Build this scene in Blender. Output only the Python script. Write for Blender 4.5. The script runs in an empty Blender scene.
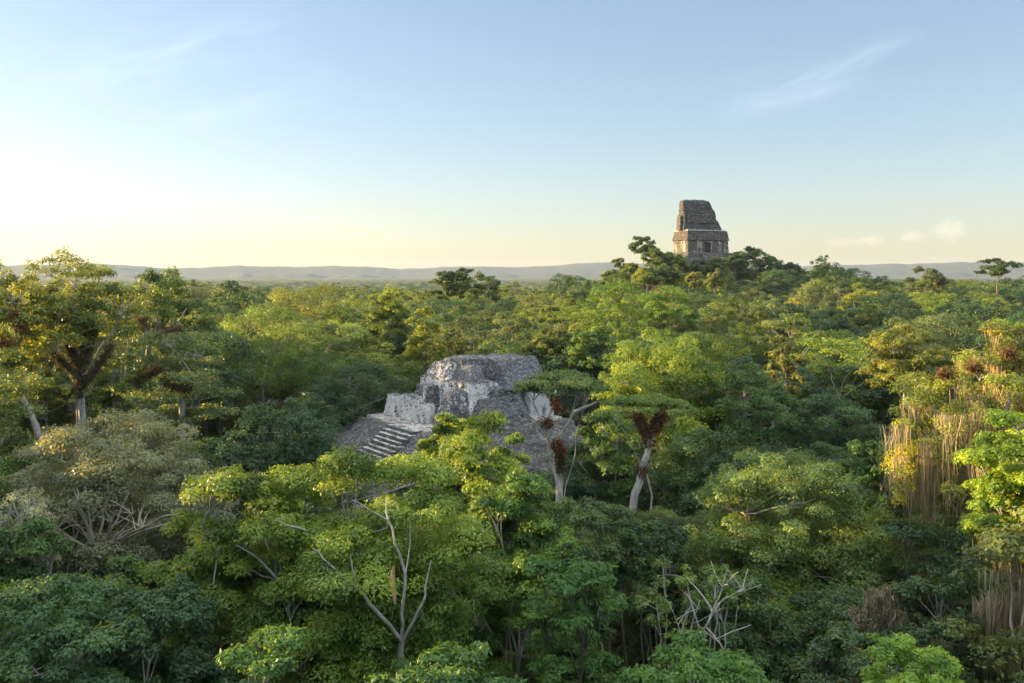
import bpy, math, random
import numpy as np
from mathutils import Vector, noise as mnoise

S = bpy.context.scene
COL = S.collection
R_ = math.radians

# ------------------------------------------------------------------ camera
CAMZ, F, HOR = 33.0, 900.0, 278.0        # eye height, focal length in pixels, horizon row
cam = bpy.data.cameras.new('camera')
camo = bpy.data.objects.new('camera', cam)
COL.objects.link(camo)
S.camera = camo
camo.location = (0, 0, CAMZ)
camo.rotation_euler = (R_(90), 0, 0)
cam.sensor_width = 36
cam.lens = 36 * F / 1024
cam.shift_y = -(341.5 - HOR) / 1024
cam.clip_start = 0.5
cam.clip_end = 60000

# ------------------------------------------------------------------ sky and sun
SUN_EL, SUN_AZ = 7.6, -72.0              # degrees; azimuth measured from straight ahead, negative = left
OVERHEAD_FILL = 7.2  # brightness of the fill light added to the sky above the view
SKY_STRENGTH, SUN_STRENGTH, EXPOSURE = 0.086, 5.0, 1.95
W = bpy.data.worlds.new('World')
S.world = W
W.use_nodes = True
wn = W.node_tree
bg = wn.nodes['Background']
bg.inputs[1].default_value = SKY_STRENGTH
sky = wn.nodes.new('ShaderNodeTexSky')
sky.sky_type = 'NISHITA'
sky.sun_disc = False
sky.sun_elevation = R_(SUN_EL)
sky.sun_rotation = R_(SUN_AZ)
sky.altitude = 0
sky.air_density, sky.dust_density, sky.ozone_density = 1.0, 0.7, 2.2


class NB:
    """small helper for wiring math nodes"""
    def __init__(s, nt): s.nt = nt
    def m(s, op, a, b=None, c=None, clamp=False):
        n = s.nt.nodes.new('ShaderNodeMath'); n.operation = op; n.use_clamp = clamp
        for i, v in enumerate((a, b, c)):
            if v is None: continue
            if isinstance(v, (int, float)): n.inputs[i].default_value = v
            else: s.nt.links.new(v, n.inputs[i])
        return n.outputs[0]
    def node(s, t, **k):
        n = s.nt.nodes.new(t)
        for a, v in k.items(): setattr(n, a, v)
        return n
    def link(s, a, b): s.nt.links.new(a, b)
    def mixc(s, fac, a, b, blend='MIX'):
        n = s.nt.nodes.new('ShaderNodeMix'); n.data_type = 'RGBA'; n.blend_type = blend
        for i, v in ((0, fac), (6, a), (7, b)):
            if isinstance(v, (int, float)): n.inputs[i].default_value = v
            elif isinstance(v, tuple): n.inputs[i].default_value = v if len(v) == 4 else (*v, 1)
            else: s.nt.links.new(v, n.inputs[i])
        return n.outputs[2]
    def ramp(s, fac, pts, interp='LINEAR'):
        n = s.nt.nodes.new('ShaderNodeValToRGB'); n.color_ramp.interpolation = interp
        e = n.color_ramp.elements
        while len(e) < len(pts): e.new(0.5)
        for i, (p, c) in enumerate(pts):
            e[i].position = p
            e[i].color = (c, c, c, 1) if isinstance(c, (int, float)) else (*c, 1)
        s.nt.links.new(fac, n.inputs[0])
        return n.outputs[0]
    def noise(s, vec, scale, detail=4, rough=0.55):
        n = s.nt.nodes.new('ShaderNodeTexNoise'); n.inputs['Scale'].default_value = scale
        n.inputs['Detail'].default_value = detail; n.inputs['Roughness'].default_value = rough
        if vec is not None: s.nt.links.new(vec, n.inputs['Vector'])
        return n.outputs[0]


b = NB(wn)
tc = b.node('ShaderNodeTexCoord')
sep = b.node('ShaderNodeSeparateXYZ'); b.link(tc.outputs['Generated'], sep.inputs[0])
ys = b.m('MAXIMUM', sep.outputs[1], 0.05)
ca = b.m('DIVIDE', sep.outputs[0], ys)      # sideways slope of the direction
cb = b.m('DIVIDE', sep.outputs[2], ys)      # upward slope


def streak(a0, b0, a1, b1, width, seed, nscale=6.0):
    dx, dy = a1 - a0, b1 - b0; L = math.hypot(dx, dy); dx /= L; dy /= L
    ra, rb = b.m('SUBTRACT', ca, a0), b.m('SUBTRACT', cb, b0)
    p = b.m('ADD', b.m('MULTIPLY', ra, dx), b.m('MULTIPLY', rb, dy))
    q = b.m('SUBTRACT', b.m('MULTIPLY', rb, dx), b.m('MULTIPLY', ra, dy))
    cmb = b.node('ShaderNodeCombineXYZ')
    b.link(b.m('MULTIPLY', p, 1.6), cmb.inputs[0]); b.link(b.m('MULTIPLY', q, 9.0), cmb.inputs[1]); cmb.inputs[2].default_value = seed
    nz = b.noise(cmb.outputs[0], nscale, 6, 0.6)
    warp = b.m('MULTIPLY', b.m('SUBTRACT', b.noise(cmb.outputs[0], 2.2, 3), 0.5), width * 3)
    q2 = b.m('ADD', q, warp)
    g = b.m('EXPONENT', b.m('MULTIPLY', b.m('POWER', b.m('DIVIDE', b.m('ABSOLUTE', q2), width), 2.0), -1.0))
    t = b.m('DIVIDE', p, L)
    win = b.m('MULTIPLY', b.m('SMOOTH_MIN', b.m('MULTIPLY', t, 3.0), 1.0, 0.3, ), 1.0, clamp=True)
    win2 = b.m('MULTIPLY', b.m('SUBTRACT', 1.0, t), 3.0, clamp=True)
    return b.m('MULTIPLY', b.m('MULTIPLY', g, b.m('MULTIPLY', win, win2)), b.ramp(nz, [(0.3, 0.0), (0.7, 1.0)]))


def puff(a0, b0, ra, rb, seed):
    u = b.m('DIVIDE', b.m('SUBTRACT', ca, a0), ra); v = b.m('DIVIDE', b.m('SUBTRACT', cb, b0), rb)
    cmb = b.node('ShaderNodeCombineXYZ'); b.link(u, cmb.inputs[0]); b.link(v, cmb.inputs[1]); cmb.inputs[2].default_value = seed
    nz = b.noise(cmb.outputs[0], 1.6, 5, 0.6)
    r2 = b.m('ADD', b.m('MULTIPLY', u, u), b.m('MULTIPLY', v, v))
    d = b.m('ADD', b.m('SUBTRACT', 1.0, r2), b.m('MULTIPLY', b.m('SUBTRACT', nz, 0.5), 2.6))
    return b.m('MULTIPLY', d, 0.7, clamp=True)


def padd(*xs):
    o = xs[0]
    for x in xs[1:]: o = b.m('MAXIMUM', o, x)
    return o


cirrus = padd(streak(.25, .175, .46, .28, .010, 3.0), b.m('MULTIPLY', streak(.22, .19, .40, .23, .02, 9.0), .6),
              b.m('MULTIPLY', streak(-.55, .20, -.22, .30, .03, 5.0), .7), b.m('MULTIPLY', streak(-.42, .16, -.18, .235, .02, 15.0), .5))
cumul = padd(puff(.487, .053, .022, .012, 1.0), b.m('MULTIPLY', puff(.445, .046, .016, .007, 5.0), .8),
             b.m('MULTIPLY', puff(.398, .042, .014, .006, 8.0), .8), b.m('MULTIPLY', puff(.37, .040, .03, .005, 11.0), .45))
gm = b.node('ShaderNodeGamma'); gm.inputs[1].default_value = .76; b.link(sky.outputs[0], gm.inputs[0])
hs = b.node('ShaderNodeHueSaturation'); b.link(gm.outputs[0], hs.inputs['Color']); hs.inputs['Value'].default_value = 1.17; hs.inputs['Saturation'].default_value = 1.0
tint_ = b.mixc(1.0, hs.outputs[0], (1.03, .975, 1.03), 'MULTIPLY')
# fill brightness added to the sky overhead, above the view, to lift the shade
fill_mask = b.m('MULTIPLY', b.m('SUBTRACT', sep.outputs[2], 0.36), 2.6, clamp=True)
c0 = b.mixc(b.m('MULTIPLY', fill_mask, b.ramp(b.noise(tc.outputs['Generated'], 2.5, 6), [(.25, .6), (.7, 1.0)])), tint_, (OVERHEAD_FILL, OVERHEAD_FILL * 1.01, OVERHEAD_FILL * 1.02))
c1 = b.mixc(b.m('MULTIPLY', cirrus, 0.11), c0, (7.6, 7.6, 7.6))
c2 = b.mixc(b.m('MULTIPLY', cumul, 0.13), c1, (9.0, 6.6, 5.6))
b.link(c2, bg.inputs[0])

sun = bpy.data.lights.new('sun', 'SUN')
sun.energy = SUN_STRENGTH
sun.angle = R_(0.6)
sun.color = (1.0, 0.70, 0.30)
suno = bpy.data.objects.new('sun', sun)
COL.objects.link(suno)
az, el = R_(SUN_AZ), R_(SUN_EL)
sdir = Vector((math.sin(az) * math.cos(el), math.cos(az) * math.cos(el), math.sin(el)))   # towards the sun
suno.rotation_euler = sdir.to_track_quat('Z', 'Y').to_euler()
suno.location = sdir * 300

vs = S.view_settings
vs.view_transform = 'Standard'; vs.look = 'None'; vs.exposure = EXPOSURE; vs.gamma = 1; vs.use_curve_mapping = False
S.render.engine = 'CYCLES'
cy = S.cycles
cy.max_bounces = 8; cy.diffuse_bounces = 5; cy.glossy_bounces = 1; cy.transmission_bounces = 5
cy.transparent_max_bounces = 4; cy.volume_bounces = 0
cy.use_denoising = True
cy.sample_clamp_indirect = 6

# ------------------------------------------------------------------ materials


def mat(name):
    m = bpy.data.materials.new(name); m.use_nodes = True
    nt = m.node_tree; nt.nodes.clear()
    out = nt.nodes.new('ShaderNodeOutputMaterial')
    return m, NB(nt), out


def leaf_material(name, mass=False):
    m, k, out = mat(name)
    oi = k.node('ShaderNodeObjectInfo')
    at = k.node('ShaderNodeAttribute', attribute_name='tint')
    if mass:        # the wood of many trees: each tree of it draws its own green
        base = k.ramp(oi.outputs['Random'], [(0, (.040, .075, .022)), (.25, (.07, .11, .028)), (.5, (.05, .09, .032)), (.7, (.10, .125, .026)), (.85, (.06, .085, .035)), (1, (.045, .09, .022))])
    else:
        base = oi.outputs['Color']
    hsv = k.node('ShaderNodeHueSaturation')
    t = at.outputs['Fac']
    k.link(k.m('SUBTRACT', 0.53, k.m('MULTIPLY', t, 0.055)), hsv.inputs['Hue'])
    k.link(k.m('ADD', 0.62, k.m('MULTIPLY', t, 1.75)), hsv.inputs['Value'])
    hsv.inputs['Saturation'].default_value = 1.0
    k.link(base, hsv.inputs['Color'])
    p = k.node('ShaderNodeBsdfPrincipled')
    k.link(hsv.outputs[0], p.inputs['Base Color'])
    p.inputs['Roughness'].default_value = 0.5
    p.inputs['Specular IOR Level'].default_value = 0.3
    tr = k.node('ShaderNodeBsdfTranslucent')
    k.link(k.mixc(1.0, hsv.outputs[0], (2.7, 1.95, 0.40), 'MULTIPLY'), tr.inputs['Color'])
    mx = k.node('ShaderNodeMixShader'); mx.inputs[0].default_value = 0.34
    k.link(p.outputs[0], mx.inputs[1]); k.link(tr.outputs[0], mx.inputs[2]); k.link(mx.outputs[0], out.inputs[0])
    return m


def bark_material():
    m, k, out = mat('bark')
    oi = k.node('ShaderNodeObjectInfo'); tc = k.node('ShaderNodeTexCoord')
    mp = k.node('ShaderNodeMapping'); mp.inputs['Scale'].default_value = (3, 3, .8); k.link(tc.outputs['Object'], mp.inputs[0])
    n1 = k.noise(mp.outputs[0], 1.2, 5, .7); n2 = k.noise(tc.outputs['Object'], .5, 3)
    f = k.ramp(n1, [(.3, .35), (.62, 1.0)])
    c = k.mixc(1.0, oi.outputs['Color'], f, 'MULTIPLY')
    c = k.mixc(k.ramp(n2, [(.45, 0.0), (.7, .5)]), c, (.10, .11, .06))
    p = k.node('ShaderNodeBsdfPrincipled'); k.link(c, p.inputs['Base Color']); p.inputs['Roughness'].default_value = .9
    k.link(p.outputs[0], out.inputs[0])
    return m


def fibre_material():
    m, k, out = mat('plant_fibre')
    oi = k.node('ShaderNodeObjectInfo'); at = k.node('ShaderNodeAttribute', attribute_name='tint')
    hsv = k.node('ShaderNodeHueSaturation'); k.link(oi.outputs['Color'], hsv.inputs['Color'])
    k.link(k.m('ADD', .5, at.outputs['Fac']), hsv.inputs['Value'])
    gr = k.mixc(k.ramp(at.outputs['Fac'], [(.22, .55), (.4, 0)]), hsv.outputs[0], (.10, .12, .03))
    d = k.node('ShaderNodeBsdfDiffuse'); k.link(gr, d.inputs[0])
    tr = k.node('ShaderNodeBsdfTranslucent'); k.link(hsv.outputs[0], tr.inputs[0])
    mx = k.node('ShaderNodeMixShader'); mx.inputs[0].default_value = .35
    k.link(d.outputs[0], mx.inputs[1]); k.link(tr.outputs[0], mx.inputs[2]); k.link(mx.outputs[0], out.inputs[0])
    return m


def stone_material(name, pale, dark, plaster, stone=3.0, streaks=True, moss=0.0, treads=False, sscale=1.5):
    """plaster: share of pale plaster left on the walls (0..1)"""
    m, k, out = mat(name)
    tc = k.node('ShaderNodeTexCoord'); geo = k.node('ShaderNodeNewGeometry')
    ob = tc.outputs['Object']
    sp = k.node('ShaderNodeSeparateXYZ'); k.link(geo.outputs['Normal'], sp.inputs[0])
    up = k.m('ABSOLUTE', sp.outputs[2])
    mp = k.node('ShaderNodeMapping'); mp.inputs['Scale'].default_value = (1.0, 1.0, .10 if streaks else .8); k.link(ob, mp.inputs[0])
    st = k.noise(mp.outputs[0], sscale, 4, .6)
    big = k.noise(ob, .28, 4, .6)
    ms = k.node('ShaderNodeMapping'); ms.inputs['Scale'].default_value = (1, 1, 1.5); k.link(ob, ms.inputs[0])
    vo = k.node('ShaderNodeTexVoronoi'); vo.inputs['Scale'].default_value = stone; k.link(ms.outputs[0], vo.inputs['Vector'])
    ve = k.node('ShaderNodeTexVoronoi', feature='DISTANCE_TO_EDGE'); ve.inputs['Scale'].default_value = stone; k.link(ms.outputs[0], ve.inputs['Vector'])
    cellv = k.node('ShaderNodeSeparateColor'); k.link(vo.outputs['Color'], cellv.inputs[0])
    rub = k.mixc(k.m('POWER', cellv.outputs[0], 2.2), dark, tuple(min(1, .5 * d + .48 * p_) for d, p_ in zip(dark, pale)))
    rub = k.mixc(k.ramp(ve.outputs['Distance'], [(0, .75), (.09, 0)]), rub, tuple(.35 * d for d in dark))
    pl = k.mixc(k.ramp(k.noise(ob, 1.7, 5, .7), [(.4, 0), (.75, .35)]), pale, tuple(.55 * p_ for p_ in pale))
    # mask of plaster: on walls, on upward faces instead for treads, cut by dark run-off streaks
    msk = k.m('ADD', k.m('MULTIPLY', st, 1.5), k.m('MULTIPLY', big, .9))
    msk = k.m('SUBTRACT', k.m('ADD', msk, plaster - 1.25), k.m('MULTIPLY', up, -.55 if treads else .9))
    msk = k.ramp(msk, [(.42, 0), (.52, 1)])
    c = k.mixc(msk, rub, pl)
    fine = k.noise(ob, 6.0, 4, .7)
    c = k.mixc(1.0, c, k.mixc(msk, k.ramp(fine, [(.25, .5), (.65, 1.0)]), k.ramp(fine, [(.25, .8), (.6, 1.0)])), 'MULTIPLY')
    if moss > 0:
        mm = k.m('MULTIPLY', k.ramp(k.noise(ob, .45, 5, .7), [(.5, 0), (.62, 1)]), moss)
        c = k.mixc(mm, c, (.075, .085, .022))
    p = k.node('ShaderNodeBsdfPrincipled'); k.link(c, p.inputs['Base Color']); p.inputs['Roughness'].default_value = .95
    p.inputs['Specular IOR Level'].default_value = .15
    bp = k.node('ShaderNodeBump'); bp.inputs['Strength'].default_value = .7; bp.inputs['Distance'].default_value = .12
    hgt = k.m('ADD', k.ramp(ve.outputs['Distance'], [(0, 0), (.15, 1)]), k.m('MULTIPLY', fine, .8))
    k.link(hgt, bp.inputs['Height']); k.link(bp.outputs[0], p.inputs['Normal']); k.link(p.outputs[0], out.inputs[0])
    return m


def ground_material():
    m, k, out = mat('forest_floor')
    tc = k.node('ShaderNodeTexCoord'); ob = tc.outputs['Object']
    n1 = k.noise(ob, .06, 6, .65); n2 = k.noise(ob, 1.5, 6, .7)
    c = k.mixc(k.ramp(n1, [(.42, 0), (.6, 1)]), (.075, .058, .036), (.04, .06, .02))
    c = k.mixc(k.ramp(n2, [(.4, 0), (.7, .7)]), c, (.13, .10, .06))
    p = k.node('ShaderNodeBsdfPrincipled'); k.link(c, p.inputs['Base Color']); p.inputs['Roughness'].default_value = 1
    k.link(p.outputs[0], out.inputs[0])
    return m


def wood_far_material(name, a, c2, scale):
    m, k, out = mat(name)
    tc = k.node('ShaderNodeTexCoord'); ob = tc.outputs['Object']
    v = k.node('ShaderNodeTexVoronoi'); v.inputs['Scale'].default_value = scale; k.link(ob, v.inputs['Vector'])
    sc = k.node('ShaderNodeSeparateColor'); k.link(v.outputs['Color'], sc.inputs[0])
    c = k.mixc(sc.outputs[0], a, c2)
    c = k.mixc(1.0, c, k.ramp(k.noise(ob, scale * 4, 5, .7), [(.3, .5), (.65, 1)]), 'MULTIPLY')
    p = k.node('ShaderNodeBsdfPrincipled'); k.link(c, p.inputs['Base Color']); p.inputs['Roughness'].default_value = 1
    bp = k.node('ShaderNodeBump'); bp.inputs['Distance'].default_value = 4; k.link(k.noise(ob, scale * 2, 5, .7), bp.inputs['Height']); k.link(bp.outputs[0], p.inputs['Normal'])
    k.link(p.outputs[0], out.inputs[0])
    return m


M_LEAF = leaf_material('leaves')
M_MASS = leaf_material('mass_leaves', True)
M_BARK = bark_material()
M_FIB = fibre_material()

# ------------------------------------------------------------------ helpers


def tag(o, label=None, cat=None, group=None, kind=None):
    if label: o['label'] = label
    if cat: o['category'] = cat
    if group: o['group'] = group
    if kind: o['kind'] = kind
    return o


def link_obj(name, data, parent=None, loc=None, color=None):
    o = bpy.data.objects.new(name, data); COL.objects.link(o)
    if parent is not None: o.parent = parent
    if loc is not None: o.location = loc
    if color is not None: o.color = (*color, 1)
    return o


def mesh_np(name, verts, faces, material, tint=None, smooth=False):
    """verts Nx3, faces Mx4 (or Mx3) numpy"""
    me = bpy.data.meshes.new(name)
    verts = np.ascontiguousarray(verts, dtype=np.float32); faces = np.ascontiguousarray(faces, dtype=np.int32)
    k = faces.shape[1]
    me.vertices.add(len(verts)); me.vertices.foreach_set('co', verts.ravel())
    me.loops.add(faces.size); me.loops.foreach_set('vertex_index', faces.ravel())
    me.polygons.add(len(faces)); me.polygons.foreach_set('loop_start', np.arange(0, faces.size, k, dtype=np.int32))
    if smooth: me.polygons.foreach_set('use_smooth', np.ones(len(faces), dtype=bool))
    if tint is not None:
        a = me.attributes.new('tint', 'FLOAT', 'POINT'); a.data.foreach_set('value', np.ascontiguousarray(tint, dtype=np.float32))
    me.update(calc_edges=True)
    me.materials.append(material)
    return me


def unit(v): return v / (np.linalg.norm(v, axis=-1, keepdims=True) + 1e-9)


def px2w(px, py, d): return (px - 512) / F * d, d, CAMZ - (py - HOR) / F * d


def smooth01(x): x = max(0.0, min(1.0, x)); return x * x * (3 - 2 * x)


T4 = (96.0, 452.0)


def terrain(x, y):
    h = 0.0
    r2 = (x - T4[0]) ** 2 + (y - T4[1]) ** 2
    h += 31 * math.exp(-r2 / (2 * 42 ** 2))
    h += 7 * math.exp(-((x - 25) ** 2 / (2 * 32 ** 2) + (y - 225) ** 2 / (2 * 45 ** 2)))
    far = smooth01((y - 170) / 220)
    h += far * (-1.0 + 5.0 * smooth01((x / max(y, 1) + .05) / .5))
    h += far * 4 * mnoise.noise(Vector((x * .008, y * .008, 3)))
    h += smooth01((math.hypot(x, y) - 3000) / 4000) * 6
    return h


# tube network ------------------------------------------------------
def tubes(paths, sides=6):
    V, Fc, off = [], [], 0
    ang = np.linspace(0, 2 * np.pi, sides, endpoint=False)
    for pts, rad in paths:
        pts = np.asarray(pts, float); n = len(pts)
        tan = unit(np.gradient(pts, axis=0))
        ref = np.array([0.31, 0.17, .93]) if abs(tan[0][2]) < .9 else np.array([.9, .3, .1])
        u = unit(np.cross(tan, ref)); v = np.cross(tan, u)
        ring = pts[:, None, :] + np.asarray(rad)[:, None, None] * (np.cos(ang)[None, :, None] * u[:, None, :] + np.sin(ang)[None, :, None] * v[:, None, :])
        V.append(ring.reshape(-1, 3))
        i = np.arange(n - 1)[:, None] * sides; j = np.arange(sides)[None, :]; j2 = (j + 1) % sides
        Fc.append(np.stack([i + j, i + j2, i + sides + j2, i + sides + j], -1).reshape(-1, 4) + off)
        off += n * sides
    return np.concatenate(V), np.concatenate(Fc)


def curve(p0, p1, rng, n=7, up=0.35, wob=0.06):
    p0, p1 = np.array(p0, float), np.array(p1, float); L = np.linalg.norm(p1 - p0)
    mid = (p0 + p1) / 2 + np.array([0, 0, up * L * .5]) * np.sign(p1[2] - p0[2] + .01) * .6 + rng.normal(0, wob, 3) * L
    t = np.linspace(0, 1, n)[:, None]
    p = (1 - t) ** 2 * p0 + 2 * t * (1 - t) * mid + t ** 2 * p1
    w = rng.normal(0, .011 * L, (n, 3)); w[0] = 0; w[-1] = 0
    return p + w


# leaves -----------------------------------------------------------
def leaves_at(rng, cen, rad, flat, per, leaf, tintc, aspect=.5, droop=.25, updir=.5):
    """cen Kx3, rad K -> leaf quads round each clump centre"""
    K = len(cen)
    cnt = np.maximum(6, (per * (rad / rad.mean()) ** 2).astype(int))
    idx = np.repeat(np.arange(K), cnt); N = len(idx)
    d = unit(rng.normal(0, 1, (N, 3))); d[:, 2] = np.where(d[:, 2] < -.35, -d[:, 2], d[:, 2])
    # knobbly radius so that each clump is itself uneven
    ph = rng.uniform(0, 6.28, (K, 4))[idx]
    lob = 1 + .28 * np.sin(3 * d[:, 0] + ph[:, 0]) * np.sin(3 * d[:, 1] + ph[:, 1]) + .18 * np.sin(6 * d[:, 2] + ph[:, 2])
    rr = rad[idx] * (.48 + .52 * rng.random(N) ** .6) * lob
    p = cen[idx] + d * rr[:, None] * np.array([1, 1, 1]) * np.stack([np.ones(N), np.ones(N), flat[idx]], -1)
    nrm = unit(1.0 * d + np.array([0, 0, updir * .8]) + rng.normal(0, .42, (N, 3)))
    a = rng.normal(0, 1, (N, 3)) + d * .7; a[:, 2] -= droop
    t = unit(a - nrm * (a * nrm).sum(1)[:, None]); s = np.cross(nrm, t)
    L = (leaf * rng.uniform(.65, 1.35, N))[:, None]; Wd = L * aspect
    q = np.empty((N, 4, 3))
    q[:, 0] = p; q[:, 1] = p + t * L * .5 + s * Wd * .5 - nrm * L * .06; q[:, 2] = p + t * L - nrm * L * .12; q[:, 3] = p + t * L * .5 - s * Wd * .5 - nrm * L * .06
    tint = np.clip(tintc[idx] + rng.normal(0, .09, N), 0, 1)
    return q.reshape(-1, 3), np.repeat(tint, 4)


def quads(n): return np.arange(n * 4).reshape(-1, 4)


def crown_layout(rng, R, Hc, style, nb, mcl, cs=1.0):
    """bough centres and clump centres; z from 0 (crown base) to Hc"""
    B = []
    if style in ('round', 'ragged', 'feathery', 'loose'):
        i = 0; ga = 2.399963; o = rng.uniform(0, 6)
        low = {'round': -.8, 'ragged': -.8, 'feathery': -.7, 'loose': -.75}[style]
        for i in range(nb):
            zz = low + (1 - low) * ((i + .5) / nb); zz = min(.98, zz + rng.normal(0, .07))
            rh = math.sqrt(max(0, 1 - zz * zz)); th = i * ga + o + rng.normal(0, .25)
            f = rng.uniform(.66, .88) if style in ('round', 'feathery') else rng.uniform(.45, .92)
            B.append((R * f * rh * math.cos(th), R * f * rh * math.sin(th), Hc * (.44 + (.52 if zz > 0 else .48) * f * zz * 1.1)))
        for i in range(max(2, nb // 5)):
            B.append((rng.uniform(-.35, .35) * R, rng.uniform(-.35, .35) * R, Hc * rng.uniform(.35, .6)))
    elif style == 'layered':
        nl = 4
        for l in range(nl):
            z = Hc * (.10 + .80 * l / (nl - 1)); rl = R * (1.0 - .14 * abs(l - 1.0) ** 1.3); k = max(3, int(nb / nl * (1.3 if l < 2 else .8)))
            o = rng.uniform(0, 6)
            for i in range(k):
                th = o + i * 6.283 / k + rng.normal(0, .2); f = rng.uniform(.35, .85)
                B.append((rl * f * math.cos(th), rl * f * math.sin(th), z + rng.normal(0, .05) * Hc))
    elif style == 'umbrella':
        for i in range(nb):
            r = math.sqrt((i + .5) / nb) * .85; th = i * 2.4 + rng.normal(0, .2)
            B.append((R * r * math.cos(th), R * r * math.sin(th), Hc * (.84 - .40 * r * r) + rng.normal(0, .05) * Hc))
    B = np.array(B)
    C, own = [], []
    br = R * {'round': .31, 'ragged': .27, 'feathery': .34, 'layered': .36, 'umbrella': .32, 'loose': .29}[style]
    for bi, bc in enumerate(B):
        for _ in range(mcl):
            d = unit(rng.normal(0, 1, 3)); d[2] = d[2] if d[2] > -.25 else -d[2] * .6
            fl = {'round': .85, 'ragged': .75, 'feathery': 1.1, 'layered': .42, 'umbrella': .3, 'loose': .65}[style]
            r = br * (.35 + .65 * rng.random() ** .5)
            C.append(bc + d * r * np.array([1, 1, fl * min(1.0, Hc / (1.5 * R))])); own.append(bi)
    C = np.array(C); own = np.array(own)
    base = {'round': .165, 'ragged': .125, 'feathery': .13, 'layered': .165, 'umbrella': .16, 'loose': .135}[style]
    rad = R * base * cs * rng.uniform(.65, 1.35, len(C))
    flat = np.full(len(C), {'round': .72, 'ragged': .7, 'feathery': 1.15, 'layered': .5, 'umbrella': .42, 'loose': .68}[style])
    return B, C, own, rad, flat


def crown_mesh(name, rng, R, Hc, style, nb, mcl, per, leaf, cs=1.0, material=None, aspect=.5, tspread=.2, lay=None):
    B, C, own, rad, flat = lay if lay is not None else crown_layout(rng, R, Hc, style, nb, mcl, cs)
    bt = rng.normal(.42, tspread * .6, len(B))
    tc_ = bt[own] + rng.normal(0, tspread * .6, len(C))
    q, t = leaves_at(rng, C, rad, flat, per, leaf, tc_, aspect, droop=.9 if style == 'feathery' else .3)
    return mesh_np(name, q, quads(len(q) // 4), material or M_LEAF, t), (B, C, own)


def trunk_paths(rng, lay, fork, tr, lean=(0, 0), twig=0.03, twigs=True, bough_up=.4, stems=1):
    """lay in tree space (z from the ground)"""
    B, C, own = lay
    P = []
    tops = []
    for k in range(stems):
        a = rng.uniform(0, 6.28)
        sp = 0 if stems == 1 else .9 * tr * 3
        base = np.array([math.cos(a) * sp * .3, math.sin(a) * sp * .3, -.6]); top = np.array([lean[0] + math.cos(a) * sp, lean[1] + math.sin(a) * sp, fork])
        pts = curve(base, top, rng, 9, up=0, wob=.02)
        rr = np.linspace(tr * 1.05, tr * .72, 9) / math.sqrt(stems); rr[0] *= 1.5; rr[1] *= 1.15
        P.append((pts, rr)); tops.append(top)
    r0 = tr * .72 / math.sqrt(stems)
    K = min(len(B), 4 if stems == 1 else 3 * stems)
    mains = []
    ordm = list(np.argsort(-B[:, 2]))
    while len(mains) < K:                       # spread the main limbs out
        if not mains: mains.append(ordm[len(ordm) // 4]); continue
        dmin = np.min(np.linalg.norm(B[:, None, :2] - B[mains][None, :, :2], axis=2), axis=1) + .15 * (B[:, 2] - B[:, 2].min())
        mains.append(int(np.argmax(dmin)))
    paths = {}
    for n_, bi in enumerate(mains):
        st = tops[n_ % stems] - np.array([0, 0, rng.uniform(0, .06) * fork])
        bc = B[bi]
        if bc[2] < fork: st = st - np.array([0, 0, min(fork * .5, fork - bc[2] + .2 * np.linalg.norm(bc - st))])
        paths[bi] = curve(st, bc, rng, 9, up=bough_up)
        P.append((paths[bi], np.linspace(r0 * .62, max(twig, r0 * .16), 9)))
    allp = np.concatenate([paths[m_][2:8] for m_ in mains])
    for bi, bc in enumerate(B):
        if bi not in paths:
            q = allp - bc; w_ = np.linalg.norm(q, axis=1) + np.maximum(0, q[:, 2]) * 2.0
            st = allp[int(np.argmin(w_))]
            r1 = r0 * rng.uniform(.2, .32)
            paths[bi] = curve(st, bc, rng, 7, up=bough_up * .6)
            P.append((paths[bi], np.linspace(r1, max(twig * .8, r1 * .3), 7)))
        pts = paths[bi]
        if twigs:
            for c in C[own == bi]:
                if rng.random() < .4: continue
                s = pts[rng.integers(len(pts) - 3, len(pts))]
                P.append((curve(s, c + (c - s) * .15, rng, 5, up=.2), np.linspace(twig, twig * .3, 5)))
    return P


PALE = (.42, .40, .36); GREY = (.27, .25, .22); DARKB = (.07, .06, .05)
HERO = []      # (px, py_top.., for labels and occlusion)


def make_tree(name, label, px, top, d, wpx, hc, style, color, seed, cat='tree', bark=PALE, leaf=.24, nb=18, mcl=7, per=60, cs=1.0,
              fork=None, tr=None, lean=(0, 0), twigs=True, stems=1, aspect=.5, tspread=.2, group=None, bough_up=.4, twig=.03):
    rng = np.random.default_rng(seed)
    x, y, zt = px2w(px, top, d)
    g = terrain(x, y) - .2
    H = zt - g; R = wpx / 2 / F * d; hc = min(hc, H * .92)
    lay = crown_layout(rng, R, hc, style, nb, mcl, cs)
    off = np.array([0, 0, H - hc])
    # settle the crown so that its highest leaf meets the wanted height
    B, C, own, rad, flat = lay
    dz = hc - (C[:, 2] + rad * flat * .95).max(); B = B + off + [0, 0, dz]; C = C + off + [0, 0, dz]
    e = bpy.data.objects.new(name, None); COL.objects.link(e); e.location = (x, y, g); e.empty_display_size = 2
    tag(e, label, cat, group)
    me, _ = crown_mesh('crown', rng, R, hc, style, nb, mcl, per, leaf, aspect=aspect, tspread=tspread, lay=(B, C, own, rad, flat))
    c = link_obj('crown', me, e, color=color)
    fork = fork if fork is not None else H - hc * .8
    tr = (tr or max(.14, R * .05)) * .8
    v, f = tubes(trunk_paths(rng, (B, C, own), fork, tr, lean, twig, twigs, bough_up, stems), 6)
    t = link_obj('trunk', mesh_np('trunk', v, f, M_BARK, smooth=True), e, color=bark)
    HERO.append((x, y, g, H, R, hc, e))
    return e, (B, C, own, rad), rng, c, t


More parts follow.
